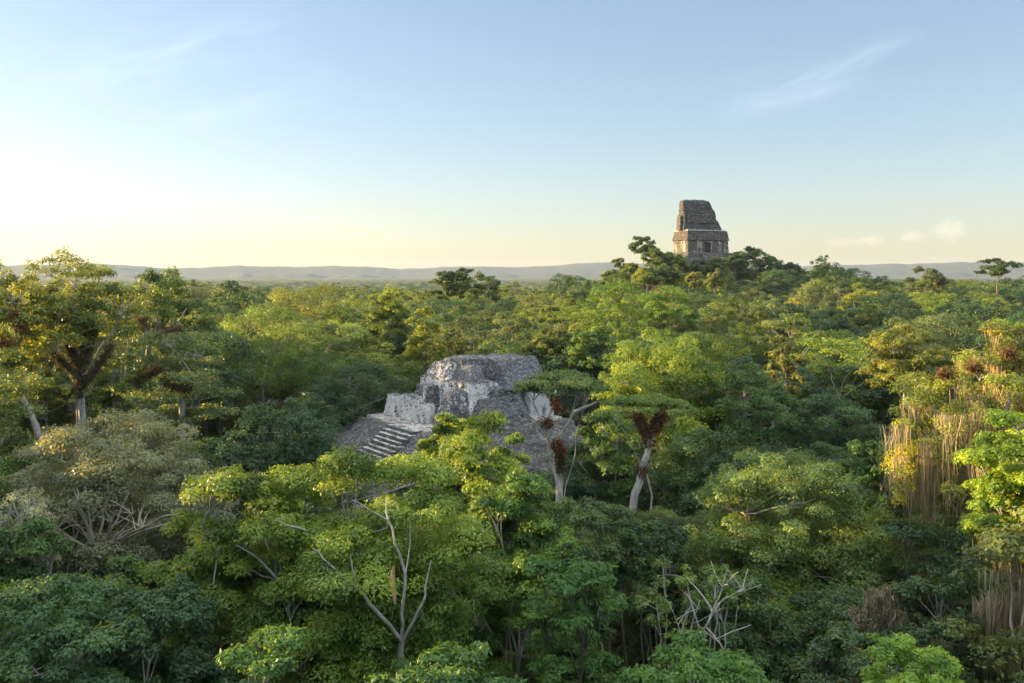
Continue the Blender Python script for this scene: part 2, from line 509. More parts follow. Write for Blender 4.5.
def shaggy(rng, paths, n, length, spread=1.0, down=.6):
    """spiky epiphyte leaves along limb paths: list of (points, radius)"""
    Q, T = [], []
    for pts, rad in paths:
        pts = np.asarray(pts, float); m = n
        t = rng.random(m) * (len(pts) - 1); i = t.astype(int); fr = (t - i)[:, None]
        p = pts[i] * (1 - fr) + pts[np.minimum(i + 1, len(pts) - 1)] * fr
        d = unit(rng.normal(0, 1, (m, 3)))
        p = p + d * rad * rng.random((m, 1)) * spread
        dd = unit(d + np.array([0, 0, -down]) + rng.normal(0, .3, (m, 3)))
        s = unit(np.cross(dd, rng.normal(0, 1, (m, 3))))
        L = (length * rng.uniform(.5, 1.4, m))[:, None]; w = L * .13
        q = np.stack([p - s * w * .5, p + dd * L * .5 - s * w, p + dd * L, p + dd * L * .5 + s * w], 1)
        Q.append(q.reshape(-1, 3)); T.append(np.repeat(np.clip(rng.normal(.5, .25, m), 0, 1), 4))
    return np.concatenate(Q), np.concatenate(T)


def moss(rng, anchors, lens, per=26, spread=.8, width=.05):
    """hanging strands, each a tapering ribbon of three pieces"""
    K = len(anchors); idx = np.repeat(np.arange(K), per); N = len(idx)
    o = rng.normal(0, spread, (N, 3)) * np.array([1, 1, .12])
    p = anchors[idx] + o
    L = lens[idx] * (.12 + 1.0 * rng.random(N) ** 1.5)
    a = rng.uniform(0, 3.14, N); s = np.stack([np.cos(a), np.sin(a), np.zeros(N)], 1)
    rows = []
    wx, wy = rng.normal(0, .07, (N, 4)), rng.normal(0, .07, (N, 4)); lean = rng.normal(0, .05, (K, 2))[idx]
    for k, (f, w) in enumerate(((0, .8), (.3, 1.5), (.65, 1.0), (1, .1))):
        c = anchors[idx] + o * np.array([1 - .25 * f, 1 - .25 * f, 1]) + np.stack([wx[:, :k + 1].sum(1) + lean[:, 0] * L * f, wy[:, :k + 1].sum(1) + lean[:, 1] * L * f, -L * f], 1)
        rows.append((c - s * width * w, c + s * width * w))
    V = np.stack([x for r in rows for x in r], 1)          # N x 8 x 3
    fb = np.array([[0, 1, 3, 2], [2, 3, 5, 4], [4, 5, 7, 6]])
    Fc = (np.arange(N)[:, None, None] * 8 + fb[None]).reshape(-1, 4)
    return V.reshape(-1, 3), Fc, np.repeat(np.clip(rng.normal(.5, .22, N), 0, 1), 8)


# ------------------------------------------------------------------ ground, hills, haze
def ring_sheet(name, radii, nang, hfun, material, a0=0, a1=2 * math.pi, smooth=True):
    th = np.linspace(a0, a1, nang)
    V = [(r * math.sin(t), r * math.cos(t), hfun(r * math.sin(t), r * math.cos(t), r)) for r in radii for t in th]
    n = len(radii); i = np.arange(n - 1)[:, None] * nang; j = np.arange(nang - 1)[None, :]
    Fc = np.stack([i + j, i + j + 1, i + nang + j + 1, i + nang + j], -1).reshape(-1, 4)
    return mesh_np(name, np.array(V), Fc, material, smooth=smooth)


M_GROUND = ground_material()
rad = [.5] + list(np.linspace(8, 700, 88)) + [800, 950, 1200, 1600, 2200, 3200, 4600, 6500, 8500, 10500, 12000]
g = link_obj('ground', ring_sheet('ground', rad, 241, lambda x, y, r: terrain(x, y), M_GROUND)); tag(g, kind='structure')


def hill_h(x, y, r):
    t = math.atan2(x, y); pxx = 512 + math.tan(t) * F if abs(t) < 1.2 else 512
    prof = 118 + 40 * mnoise.fractal(Vector((t * 9, .3, 1.7)), .9, 2.1, 6) + 14 * smooth01((pxx - 250) / 250) - 20 * smooth01((pxx - 600) / 250) + 26 * smooth01((pxx - 780) / 260)
    prof += 14 * smooth01((170 - pxx) / 100) * 0
    k = math.exp(-((r - 9300) / 900) ** 2)
    k2 = .62 * math.exp(-((r - 7700) / 500) ** 2) * (.6 + .5 * mnoise.fractal(Vector((t * 14, 4, 2)), .9, 2.1, 4))
    return 4 + (prof + 28) * max(k, k2) + 5 * mnoise.fractal(Vector((x * .004, y * .004, 0)), .8, 2.2, 4) * max(k, k2)


M_HILL = wood_far_material('hill_woods', (.018, .030, .026), (.036, .048, .040), .02)
hh = link_obj('hills', ring_sheet('hills', list(np.linspace(6900, 11500, 60)), 420, hill_h, M_HILL, -1.0, 1.0)); tag(hh, kind='structure')


def canopy_h(x, y, r):
    n = mnoise.fractal(Vector((x * .02, y * .02, 5)), .7, 2.2, 4)
    v = mnoise.voronoi(Vector((x * .06, y * .06, 0)))[0][0]
    return terrain(x, y) + 19 + 4 * n + 5 * (1 - v) - 14 * (1 - smooth01((r - 820) / 60))


M_FARW = wood_far_material('plain_woods', (.04, .065, .022), (.09, .11, .03), .05)
rr = [820 * (1.013 ** i) for i in range(175)]
fc = link_obj('distant_forest', ring_sheet('distant_forest', rr, 700, canopy_h, M_FARW, -.85, .85, smooth=True))
tag(fc, 'unbroken forest canopy reaching across the plain to the foot of the hills', 'forest', kind='stuff')

# haze box
hz = bpy.data.meshes.new('haze')
X0, X1, Y0, Y1, Z0, Z1 = -12500, 12500, -12500, 12500, -8, 230
vv = [(x, y, z) for z in (Z0, Z1) for y in (Y0, Y1) for x in (X0, X1)]
hz.from_pydata(vv, [], [(0, 2, 3, 1), (4, 5, 7, 6), (0, 1, 5, 4), (2, 6, 7, 3), (0, 4, 6, 2), (1, 3, 7, 5)])
mh = bpy.data.materials.new('haze'); mh.use_nodes = True; mh.node_tree.nodes.clear()
o_ = mh.node_tree.nodes.new('ShaderNodeOutputMaterial'); pv = mh.node_tree.nodes.new('ShaderNodeVolumePrincipled')
pv.inputs['Color'].default_value = (.58, .74, 1, 1); pv.inputs['Density'].default_value = 0.34e-4; pv.inputs['Anisotropy'].default_value = .1
mh.node_tree.links.new(pv.outputs[0], o_.inputs['Volume'])
hz.materials.append(mh)
ho = link_obj('haze', hz); tag(ho, 'thin evening haze over the forest', 'haze', kind='stuff')

# ------------------------------------------------------------------ stone ruins


def frustum_mesh(blocks):
    """blocks: (x0,x1,y0,y1,z0, X0,X1,Y0,Y1,z1) base and top rectangles"""
    V, Fc = [], []
    for (x0, x1, y0, y1, z0, a0, a1, b0, b1, z1) in blocks:
        o = len(V)
        V += [(x0, y0, z0), (x1, y0, z0), (x1, y1, z0), (x0, y1, z0), (a0, b0, z1), (a1, b0, z1), (a1, b1, z1), (a0, b1, z1)]
        Fc += [(o, o + 3, o + 2, o + 1), (o + 4, o + 5, o + 6, o + 7), (o, o + 1, o + 5, o + 4), (o + 1, o + 2, o + 6, o + 5), (o + 2, o + 3, o + 7, o + 6), (o + 3, o, o + 4, o + 7)]
    return V, Fc


TEX = {}


def clouds(size):
    if size not in TEX:
        t = bpy.data.textures.new('wear_%g' % size, 'CLOUDS'); t.noise_scale = size; t.noise_depth = 3; TEX[size] = t
    return TEX[size]


def stone_part(name, blocks, material, parent, voxel=.16, wear=((2.4, .5), (.8, .3), (.3, .16)), label=None):
    V, Fc = frustum_mesh(blocks)
    me = bpy.data.meshes.new(name); me.from_pydata(V, [], Fc); me.materials.append(material)
    o = link_obj(name, me, parent)
    if voxel:
        r = o.modifiers.new('remesh', 'REMESH'); r.mode = 'VOXEL'; r.voxel_size = voxel
        for sz, st in wear:
            dmod = o.modifiers.new('wear', 'DISPLACE'); dmod.texture = clouds(sz); dmod.texture_coords = 'GLOBAL'; dmod.strength = st; dmod.mid_level = .5
    if label: o['label'] = label
    return o


M_PLASTER = stone_material('weathered_plaster', (.82, .82, .80), (.11, .115, .13), .78, 4.0)
M_STREAK = stone_material('streaked_wall', (.80, .80, .79), (.11, .115, .13), .52, 4.0)
M_RUBBLE = stone_material('dark_rubble', (.62, .63, .66), (.135, .143, .158), -.22, 4.4)
M_PALE = stone_material('pale_ashlar', (.62, .65, .68), (.16, .17, .19), .85, 3.4)
M_STEP = stone_material('step_stone', (.54, .54, .52), (.15, .15, .15), -.02, 2.4, False, .10, True)
M_BASE = stone_material('pyramid_rubble', (.50, .50, .51), (.135, .138, .145), -.22, 3.0, False, .55)
M_FLOOR = stone_material('plaster_floor', (.50, .49, .46), (.25, .24, .22), 1.4, 1.4, False, .1)

# local frame: +x = back of the temple, +y = along its front towards the near end
al = math.atan2(.57, .82)
ruin = bpy.data.objects.new('temple_ruin', None); COL.objects.link(ruin)
ruin.location = (-17.5, 122, 14.7); ruin.rotation_euler = (0, 0, 0)
ex, ey = Vector((.82, .57, 0)).normalized(), Vector((.57, -.82, 0)).normalized()
# a right-handed frame needs y flipped, so build with y negative
ruin.rotation_euler = (0, 0, math.atan2(ex.y, ex.x))
tag(ruin, 'ruined grey stone temple with streaked white plaster walls on a stepped platform in the forest', 'temple ruin')


def Lb(s0, s1, t0, t1, z0, S0=None, S1=None, T0=None, T1=None, z1=1):
    S0 = s0 if S0 is None else S0; S1 = s1 if S1 is None else S1; T0 = t0 if T0 is None else T0; T1 = t1 if T1 is None else T1
    return (s0, s1, -t1, -t0, z0, S0, S1, -T1, -T0, z1)


stone_part('pier', [Lb(0, 1.9, .1, 3.4, -.2, .3, 1.6, .6, 3.1, 2.7)], M_PLASTER, ruin, .12, ((1.5, .35), (.4, .2)))
stone_part('pier', [Lb(0, 2.2, 4.9, 7.7, -.2, .3, 1.9, 5.1, 7.4, 3.1)], M_PLASTER, ruin, .12, ((1.5, .35), (.4, .2)))
stone_part('pier', [Lb(.3, 2.4, 9.2, 10.4, -.2, .4, 2.2, 9.3, 10.2, 2.4)], M_PLASTER, ruin, .14, ((1.5, .5), (.4, .25)))
stone_part('vault_fragment', [Lb(3.0, 5.4, 2.2, 6.5, -.2, 3.4, 5.2, 3.2, 6.0, 4.0)], M_STREAK, ruin, .18)
stone_part('vault_fragment', [Lb(1.0, 5.6, 11.3, 14, -.2, 3.2, 5.4, 11.4, 13.0, 3.9)], M_STREAK, ruin, .18)
stone_part('front_wall', [Lb(5.2, 8.2, .1, 14, -.2, 5.5, 8.2, .5, 13.4, 4.9), Lb(5.4, 8.4, .6, 8, 4.5, 6.6, 8.4, 2.4, 7.2, 7.0)], M_PLASTER, ruin, .18)
stone_part('side_wall', [Lb(8, 13.4, 7, 14.1, -.2, 8, 13.3, 7, 13.7, 4.1)], M_STREAK, ruin, .18)
stone_part('rear_wall', [Lb(14.1, 18.2, 4, 14.6, -.2, 14.2, 18.1, 4, 14.5, 3.9)], M_PALE, ruin, .16, ((2.5, .25), (.5, .12)))
stone_part('roof', [Lb(6.6, 17.2, 1.0, 9.6, 3.4, 7.6, 16.2, 3.2, 8.2, 7.5),
                    Lb(10.8, 18.0, 8.0, 14.0, 3.7, 11.6, 17.5, 5.0, 10.9, 7.5),
                    Lb(5.8, 8.8, 5.5, 13.0, 4.4, 7.4, 8.8, 6.2, 10.6, 6.6),
                    Lb(9.4, 12.6, 3.8, 7.4, 7.1, 10.2, 11.6, 4.5, 6.6, 7.5)], M_RUBBLE, ruin, .17, ((3.4, .7), (1.0, .35), (.35, .2)))
stone_part('rubble_slope', [Lb(3.2, 14.2, 12.5, 17.2, -2.2, 6.5, 12.6, 12.6, 14.2, 2.9), Lb(8.5, 12, 13.6, 16.5, -2, 9, 11.6, 13.6, 14.6, 1.9)], M_RUBBLE, ruin, .18, ((2.6, 1.2), (.8, .45), (.35, .2)))
stone_part('niche_step', [Lb(8.6, 10.6, 9.4, 12.6, 4.0, 8.7, 10.5, 9.5, 12.4, 4.75)], M_PALE, ruin, .14, ((1.0, .25),))
# platform and pyramid
stone_part('platform', [Lb(-2.0, 19.0, -1.6, 15.6, -.7, -1.8, 18.8, -1.4, 15.4, -.12)], M_FLOOR, ruin, .22, ((2.5, .18), (.6, .08)))
tiers = []
z = -.45
ff, fs = 2.3, 1.9
for i in range(8):
    z2 = z - 1.75
    e0 = (i + 1) * 2.35; e1 = i * 2.35 + .5
    tiers.append(Lb(-ff - e0, 19.2 + e0 * .6, -fs - e0 * .8, 16.0 + e0 * .8, z2, -ff - e1, 19.2 + e1 * .6, -fs - e1 * .8, 16.0 + e1 * .8, z))
    z = z2
stone_part('pyramid_base', tiers, M_BASE, ruin, .34, ((2.5, .8), (.8, .5)))
st = []
n = 32; zz = -.2
rst = random.Random(4)
for i in range(n):
    x1 = -2.7 - i * .56 - rst.uniform(0, .06)
    st.append(Lb(x1 - .58, x1 + 2.6, 7.6 + rst.uniform(-.25, .25), 14.4 + rst.uniform(-.25, .25), zz - 2.2, z1=zz - rst.uniform(0, .05)))
    zz -= .41
stone_part('stairway', st, M_STEP, ruin, 0)
so = [o for o in ruin.children if o.name.startswith('stairway')][0]
bev = so.modifiers.new('bevel', 'BEVEL'); bev.width = .07; bev.segments = 2; bev.limit_method = 'ANGLE'
sb = so.modifiers.new('sub', 'SUBSURF'); sb.subdivision_type = 'SIMPLE'; sb.levels = 3; sb.render_levels = 3
dm = so.modifiers.new('wear', 'DISPLACE'); dm.texture = clouds(.6); dm.texture_coords = 'GLOBAL'; dm.strength = .28; dm.mid_level = .5

# the great temple on its hill -------------------------------------
M_T_DARK = stone_material('comb_stone', (.40, .38, .36), (.095, .093, .095), -.1, 1.9)
M_T_BODY = stone_material('body_stone', (.46, .42, .38), (.11, .10, .095), .12, 1.8, sscale=.8)
M_T_WALL = stone_material('body_plaster', (.46, .43, .39), (.12, .11, .105), .50, 1.8, sscale=.8)
M_T_BAND = stone_material('cornice_stone', (.50, .46, .42), (.3, .28, .26), 1.0, .9)
T = bpy.data.objects.new('pyramid_temple', None); COL.objects.link(T)
tx, ty, tz = px2w(702, 252, 450)
T.location = (tx, ty, tz); T.rotation_euler = (0, 0, R_(22))
tag(T, 'tall dark stone temple with stepped roof comb rising above the treetops on the horizon', 'temple')


def TB(x0, x1, y0, y1, z0, z1, i0=0, i1=0, j0=0, j1=0): return (x0, x1, y0, y1, z0, x0 + i0, x1 - i1, y0 + j0, y1 - j1, z1)


wv = ((3.5, .9), (1.0, .5))
# body: x across the front, y depth (front at -y)
stone_part('lower_wall', [TB(-12.2, -2.4, -6, 7, -.5, 5.6), TB(1.2, 11.8, -6, 7, -.5, 5.6, 0, .4), TB(-2.5, 1.3, -3.5, 7, -.5, 5.6), TB(-2.5, 1.3, -6, -3, 4.4, 5.6)], M_T_WALL, T, .3, ((3, .5), (.8, .3)))
stone_part('upper_wall', [TB(-12.6, 12.4, -6.4, 7.4, 5.5, 10.3, .6, 1.4, .7, .7)], M_T_BODY, T, .3, wv)
stone_part('cornice', [TB(-12.1, 9.6, -6.0, 7.0, 10.1, 10.8, .1, .1, .1, .1)], M_T_BAND, T, .25, ((1.2, .3),))
stone_part('roof_comb', [TB(-12.3, 10.4, -3.0, 3.6, 10.4, 15.5, .3, 2.8, .3, .4), TB(-12.0, 7.2, -2.6, 3.0, 15.2, 20.6, .2, 1.1, .4, .6), TB(-12.4, 5.9, -2.2, 2.4, 20.3, 25.2, .3, 3.0, .5, .9), TB(-11.4, 1.9, -1.4, 1.4, 24.8, 25.8, .8, .8, .3, .3)],
           M_T_DARK, T, .32, ((3.5, 1.0), (1.0, .6)))
dpt = []
dpt.append(TB(-10.5, 7.0, -3.2, -2.3, 14.2, 18.6, .2, 1.2, .35, 0))
stone_part('comb_panel', dpt, M_T_BODY, T, .3, ((1.0, .8),))
stone_part('side_mask', [TB(-13.6, -11.8, -1.2, 2.6, 10.6, 18.0, .5, 0, .4, .4)], M_T_BODY, T, .3, ((1.5, .6),))
tt = []
z = -.4
for i in range(9):
    e0, e1 = 2.0 + i * 2.6, 1.0 + i * 2.6
    tt.append(TB(-12 - e0, 12 + e0, -6.5 - e0, 8 + e0, z - 3.2, z, 1.2, 1.2, 1.2, 1.2)); z -= 3.2
tt.append(TB(-6, 5.5, -14, -6, -6, -.6, 0, 0, 6, 0))
stone_part('pyramid_base', tt, M_T_DARK, T, .5, ((3.5, 1.2),))
ms = []
for i in range(5): ms.append(TB(-5.0, 4.4, -8.0 - i * 1.2, -6, -3.4 - i * 1.0, -.5 - i * 1.0))
stone_part('stairway', ms, M_T_WALL, T, .35, ((1.5, .5),))

# ------------------------------------------------------------------ hero trees
# colours are leaf albedos
C_MID, C_DARK, C_LIME, C_YEL = (.060, .105, .028), (.034, .066, .026), (.115, .19, .030), (.095, .135, .026)
C_GREY, C_OLIVE, C_BLUE, C_PALEG = (.105, .130, .075), (.068, .098, .030), (.034, .075, .038), (.085, .135, .045)
RUST, MOSSC, BROWN = (.17, .09, .05), (.40, .31, .17), (.10, .065, .035)


def limb_part(name, e, rng, paths, bark):
    v, f = tubes(paths, 7)
    return link_obj(name, mesh_np(name, v, f, M_BARK, smooth=True), e, color=bark)


def fibres(name, e, rng, paths, n, length, color, down=.6, spread=1.0):
    q, t = shaggy(rng, paths, n, length, spread, down)
    return link_obj(name, mesh_np(name, q, quads(len(q) // 4), M_FIB, t), e, color=color)


def hang(name, e, rng, anchors, lens, per, spread, width, color):
    v, f, t = moss(rng, np.asarray(anchors), np.asarray(lens), per, spread, width)
    return link_obj(name, mesh_np(name, v, f, M_FIB, t), e, color=color)


def rel(e, px, py, d):
    """a point of the place, in the frame of tree e"""
    x, y, z = px2w(px, py, d); return np.array([x - e.location.x, y - e.location.y, z - e.location.z])


# --- near row, sunlit tops in the middle of the picture
T1 = make_tree('broadleaf_tree', 'big feathery tree with forked white stems and sunlit yellow top below the temple stairs', 372, 450, 38, 235, 13, 'loose', (.095, .155, .028), 11, leaf=.18, nb=50, mcl=9, per=270, cs=1.0,
               fork=13.5, tr=.2, twigs=True, bark=(.30, .29, .26), aspect=.4, bough_up=.2, tspread=.3)
e = T1[0]; rng = T1[2]
limbs = []
for (a, c_, r0, r1) in (((406, 720, 36), (402, 640, 34.8), .16, .11), ((402, 641, 34.8), (356, 588, 34.2), .085, .065), ((356, 588, 34.2), (312, 548, 34.4), .065, .02), ((402, 641, 34.8), (405, 575, 34.4), .075, .055),
                        ((402, 641, 34.8), (424, 600, 34.4), .065, .045), ((424, 600, 34.4), (431, 560, 34.8), .045, .015), ((405, 575, 34.4), (388, 520, 34.4), .055, .035), ((388, 520, 34.4), (386, 495, 35.4), .035, .012),
                        ((388, 520, 34.4), (352, 500, 34.4), .03, .012), ((405, 575, 34.4), (410, 520, 35.4), .035, .012), ((356, 588, 34.2), (350, 555, 34.4), .035, .012)):
    p = curve(rel(e, *a), rel(e, *c_), rng, 8, up=.06, wob=.03); limbs.append((p, np.linspace(r0, r1, 8)))
limb_part('limb', e, rng, limbs, (.40, .39, .36))
limb_part('bare_streak', e, rng, [(curve(rel(e, 395, 604, 33.3), rel(e, 394, 566, 33.3), rng, 5, 0), [.03, .09, .11, .09, .04])], (.55, .33, .16))
T2 = make_tree('broadleaf_tree', 'feathery tree with drooping sprays and sunlit yellow edge, left of the forked white stems', 255, 462, 40, 175, 14, 'loose', (.095, .15, .026), 12, leaf=.18, nb=42, mcl=9, per=250, cs=1.0, fork=12,
               tr=.34, lean=(-1.5, 0), bark=(.40, .39, .36), aspect=.4, tspread=.3)
e = T2[0]; rng = T2[2]
limb_part('limb', e, rng, [(curve(rel(e, 326, 650, 38), rel(e, 285, 590, 38), rng, 7, .1), np.linspace(.14, .08, 7)), (curve(rel(e, 285, 590, 38), rel(e, 236, 545, 37), rng, 7, .2), np.linspace(.08, .015, 7)),
                           (curve(rel(e, 305, 530, 37), rel(e, 275, 520, 36), rng, 6, .2), np.linspace(.05, .015, 6))], (.48, .47, .43))
T3 = make_tree('broadleaf_tree', 'bright yellow-green tree whose upper boughs overlap the foot of the ruined temple', 478, 413, 50, 160, 12, 'loose', (.12, .18, .026), 13, leaf=.21, nb=36, mcl=8, per=180, cs=1.0, fork=15, tr=.30, twigs=True, tspread=.35)
make_tree('broadleaf_tree', 'sunlit yellow-green crown rising over the near corner of the ruin platform', 452, 412, 58, 70, 8, 'loose', (.12, .18, .026), 78, leaf=.22, nb=26, mcl=8, per=140, cs=1.05, fork=12, tr=.2, tspread=.35)
make_tree('broadleaf_tree', 'light green crown before the right flank of the ruin, left of the flat-topped tree', 505, 432, 60, 62, 8, 'loose', (.09, .155, .03), 79, leaf=.22, nb=24, mcl=8, per=140, cs=1.05, fork=11, tr=.2, tspread=.3)
T4t = make_tree('broadleaf_tree', 'fresh green loose-crowned tree right of the forked white stems, with thin grey stems', 520, 470, 45, 135, 14, 'loose', (.07, .14, .030), 14, leaf=.19, nb=36, mcl=8, per=230, cs=1.0, fork=13, tr=.25, stems=2, tspread=.3)
make_tree('broadleaf_tree', 'drooping mid-green tree over the dark gap at the bottom of the picture', 575, 560, 36, 115, 6.5, 'layered', (.052, .115, .026), 15, leaf=.17, nb=22, mcl=9, per=210, cs=.9, fork=9, tr=.2, bark=DARKB)
make_tree('broadleaf_tree', 'grey-green fine-leaved tree behind the tree over the dark gap', 590, 497, 52, 110, 8, 'round', (.075, .125, .045), 16, leaf=.2, nb=20, mcl=8, per=170, cs=.85, fork=12, tr=.2)
make_tree('broadleaf_tree', 'dense green tree below the forked white stems at the bottom edge', 445, 655, 27, 210, 6, 'layered', (.05, .105, .026), 17, leaf=.18, nb=24, mcl=8, per=150, cs=.85, fork=10, tr=.22)
make_tree('broadleaf_tree', 'fern-leaved light green tree at the bottom edge under the leaning grey limb', 262, 640, 28, 130, 5, 'layered', (.065, .13, .030), 18, leaf=.18, nb=18, mcl=8, per=150, cs=.9, fork=10, tr=.18)
# --- left side
make_tree('broadleaf_tree', 'dark green sprawling tree filling the bottom left corner', 55, 590, 32, 260, 7, 'layered', (.036, .082, .032), 21, leaf=.17, nb=34, mcl=9, per=210, cs=.8, fork=11, tr=.28, bark=(.25, .24, .22))
make_tree('broadleaf_tree', 'dark green feathery tree between the corner tree and the sunlit feathery trees', 165, 585, 34, 130, 7, 'feathery', (.038, .082, .034), 22, leaf=.17, nb=20, mcl=8, per=230, cs=.95, fork=10, tr=.2)
make_tree('broadleaf_tree', 'light green bushy small tree in front of the grey-green dome tree', 118, 555, 44, 62, 5, 'round', (.062, .12, .034), 23, leaf=.2, nb=12, mcl=7, per=130, cs=1.0, fork=15, tr=.14)
make_tree('broadleaf_tree', 'green low tree at the left edge under the bare pale twigs', 25, 520, 42, 90, 7, 'round', (.05, .10, .03), 24, leaf=.2, nb=16, mcl=7, per=130, fork=13, tr=.16)
G = make_tree('broadleaf_tree', 'wide grey-green dome tree of very fine leaves with a fan of pale branches beneath', 115, 412, 56, 208, 9.5, 'round', (.125, .150, .100), 25, leaf=.20, nb=40, mcl=9, per=230, cs=.78, fork=14, tr=.34, stems=2, bark=(.36, .34, .30), aspect=.42, tspread=.14)
e = G[0]; rng = G[2]
fan = []
for i in range(15):
    a = rng.uniform(-.1, .1) + (i / 14 - .5) * 2.3
    L = rng.uniform(2.4, 4.6)
    p0 = rel(e, 98, 556, 50.5); p1 = p0 + np.array([math.sin(a) * L * 1.15 + .6, rng.uniform(-1.5, .5), math.cos(a) * L * .85 + .3])
    fan.append((curve(p0, p1, rng, 8, up=.3), np.linspace(.10, .03, 8)))
    for j in range(3):
        s = fan[-1][0][rng.integers(3, 7)] if j == 0 else s
        q = s + np.array([rng.normal(0, .9), rng.normal(0, .5), rng.uniform(.3, 1.1)]); fan.append((curve(s, q, rng, 5, up=.2), np.linspace(.04, .015, 5)))
limb_part('limb', e, rng, fan, (.36, .33, .28))
# bare pale twigs at the left edge
Bt = make_tree('bare_tree', 'small tree of bare silvery twigs at the left edge, below the grey-green dome tree', 18, 488, 43, 66, 4.5, 'feathery', (.20, .23, .17), 26, leaf=.12, nb=16, mcl=9, per=22, cs=.9, fork=14.5, tr=.14, bark=(.52, .52, .48), stems=2, twig=.022)
make_tree('bare_tree', 'small silvery twigged tree just right of the one at the left edge', 42, 505, 44, 34, 4, 'feathery', (.20, .23, .17), 27, leaf=.12, nb=9, mcl=8, per=20, cs=.9, fork=14.5, tr=.10, bark=(.52, .52, .48), twig=.02)
# tall trees on the left
A1 = make_tree('tall_tree', 'tall open-crowned tree on a pale trunk with dark shaggy fork, highest on left skyline', 80, 248, 90, 125, 11, 'ragged', (.088, .125, .034), 31, leaf=.30, nb=30, mcl=8, per=62, cs=1.0, fork=23, tr=.55, twigs=True, bark=(.45, .44, .41), tspread=.3)
e = A1[0]; rng = A1[2]
sh = []
for (a, c_, r) in (((81, 398, 89.5), (78, 345, 89), .48), ((79, 350, 89), (85, 325, 89), .42), ((80, 380, 89), (45, 348, 88), .40), ((80, 388, 89), (112, 345, 88.5), .42), ((81, 372, 89), (95, 325, 89), .35), ((80, 365, 89), (66, 345, 88), .35)):
    sh.append((curve(rel(e, *a), rel(e, *c_), rng, 7, up=.2), r))
limb_part('limb', e, rng, [(p, np.linspace(.32, .18, 7)) for p, r in sh], (.12, .10, .07))
for p, r in sh: fibres('epiphyte_clump', e, rng, [(p, r)], 1700, .32, (.13, .10, .05), down=.3)
limb_part('trunk_shaft', e, rng, [(np.array([rel(e, 82, 470, 89.6), rel(e, 83, 430, 89.6), rel(e, 81, 390, 89.6)]), [.36, .34, .32])], (.50, .49, .46))
A2 = make_tree('tall_tree', 'yellow-green ragged tree with rust-red epiphytes leaning at the left edge', 12, 258, 84, 108, 12.5, 'ragged', (.105, .14, .030), 32, leaf=.30, nb=32, mcl=8, per=66, cs=1.0, fork=17, tr=.32, twigs=True, lean=(-1.5, 0), tspread=.35)
e = A2[0]; rng = A2[2]
limb_part('limb', e, rng, [(curve(rel(e, 42, 440, 81), rel(e, 22, 396, 81), rng, 7, .1), np.linspace(.32, .2, 7)), (curve(rel(e, 22, 396, 81), rel(e, 28, 372, 80), rng, 5, .1), np.linspace(.18, .1, 5))], (.42, .40, .36))
for (a, c_, r, n, cc) in (((16, 312, 81), (22, 328, 81), .55, 900, RUST), ((0, 342, 81), (12, 346, 81), .45, 600, (.22, .10, .035)), ((8, 356, 81), (12, 362, 81), .4, 500, RUST)):
    fibres('epiphyte_clump', e, rng, [(curve(rel(e, *a), rel(e, *c_), rng, 6, .2), r)], int(n * 1.3), .34, cc)
A3 = make_tree('tall_tree', 'rounded green tree behind two curved limbs wrapped in brown shaggy plants', 163, 266, 104, 92, 10.5, 'round', (.058, .10, .030), 33, leaf=.30, nb=20, mcl=8, per=110, fork=17, tr=.35, tspread=.2)
e = A3[0]; rng = A3[2]
cp = curve(rel(e, 148, 333, 95), rel(e, 176, 327, 94), rng, 9, up=-.5, wob=0); cq = curve(rel(e, 140, 318, 95), rel(e, 148, 335, 95), rng, 6, up=0)
limb_part('limb', e, rng, [(cp, np.linspace(.3, .2, 9)), (cq, np.linspace(.2, .3, 6)), (curve(rel(e, 176, 327, 94), rel(e, 187, 308, 94), rng, 6, .1), np.linspace(.14, .05, 6)), (curve(rel(e, 141, 318, 95), rel(e, 150, 300, 95), rng, 6, .1), np.linspace(.14, .05, 6)),
                           (curve(rel(e, 148, 335, 95), rel(e, 143, 400, 98), rng, 7, .0), np.linspace(.3, .3, 7))], (.30, .27, .22))
for p in (cp, cq): fibres('epiphyte_clump', e, rng, [(p, .42)], 2000, .28, (.17, .085, .05))
A4 = make_tree('tall_tree', 'layered grey-green tree on a slim white trunk behind the grey-green dome tree', 180, 328, 86, 122, 9, 'layered', (.075, .115, .045), 34, leaf=.27, nb=28, mcl=8, per=95, cs=.9, fork=14.5, tr=.3, bark=(.5, .5, .47), tspread=.2)
e = A4[0]; rng = A4[2]
limb_part('trunk_shaft', e, rng, [(np.array([rel(e, 183, 440, 84), rel(e, 182, 410, 84), rel(e, 184, 385, 84)]), [.3, .28, .26])], (.55, .54, .5))
fibres('epiphyte_clump', e, rng, [(curve(rel(e, 135, 382, 83), rel(e, 160, 368, 83), rng, 7, .2), .45), (curve(rel(e, 165, 380, 83), rel(e, 190, 388, 83), rng, 7, .2), .5)], 1200, .32, (.07, .06, .03))
make_tree('tall_tree', 'mid-green tree filling the space below the open-crowned tall tree', 118, 350, 97, 75, 9, 'round', (.06, .105, .03), 35, leaf=.3, nb=16, mcl=7, per=90, fork=13, tr=.25)
make_tree('tall_tree', 'yellow-tinged tree low behind the leaning tree at the left edge', 42, 350, 100, 60, 9, 'ragged', (.095, .125, .025), 36, leaf=.3, nb=16, mcl=7, per=90, fork=13, tr=.25)
make_tree('tall_tree', 'sunlit yellow-green tree peeping between the two tallest crowns on the left', 122, 282, 108, 50, 9, 'ragged', (.115, .14, .022), 37, leaf=.3, nb=16, mcl=7, per=80, fork=20, tr=.3)
make_tree('broadleaf_tree', 'dark blue-green tree of upswept sprays left of the temple ruin', 285, 398, 78, 112, 9, 'feathery', (.036, .082, .040), 38, leaf=.26, nb=24, mcl=8, per=120, fork=10, tr=.25, tspread=.12)
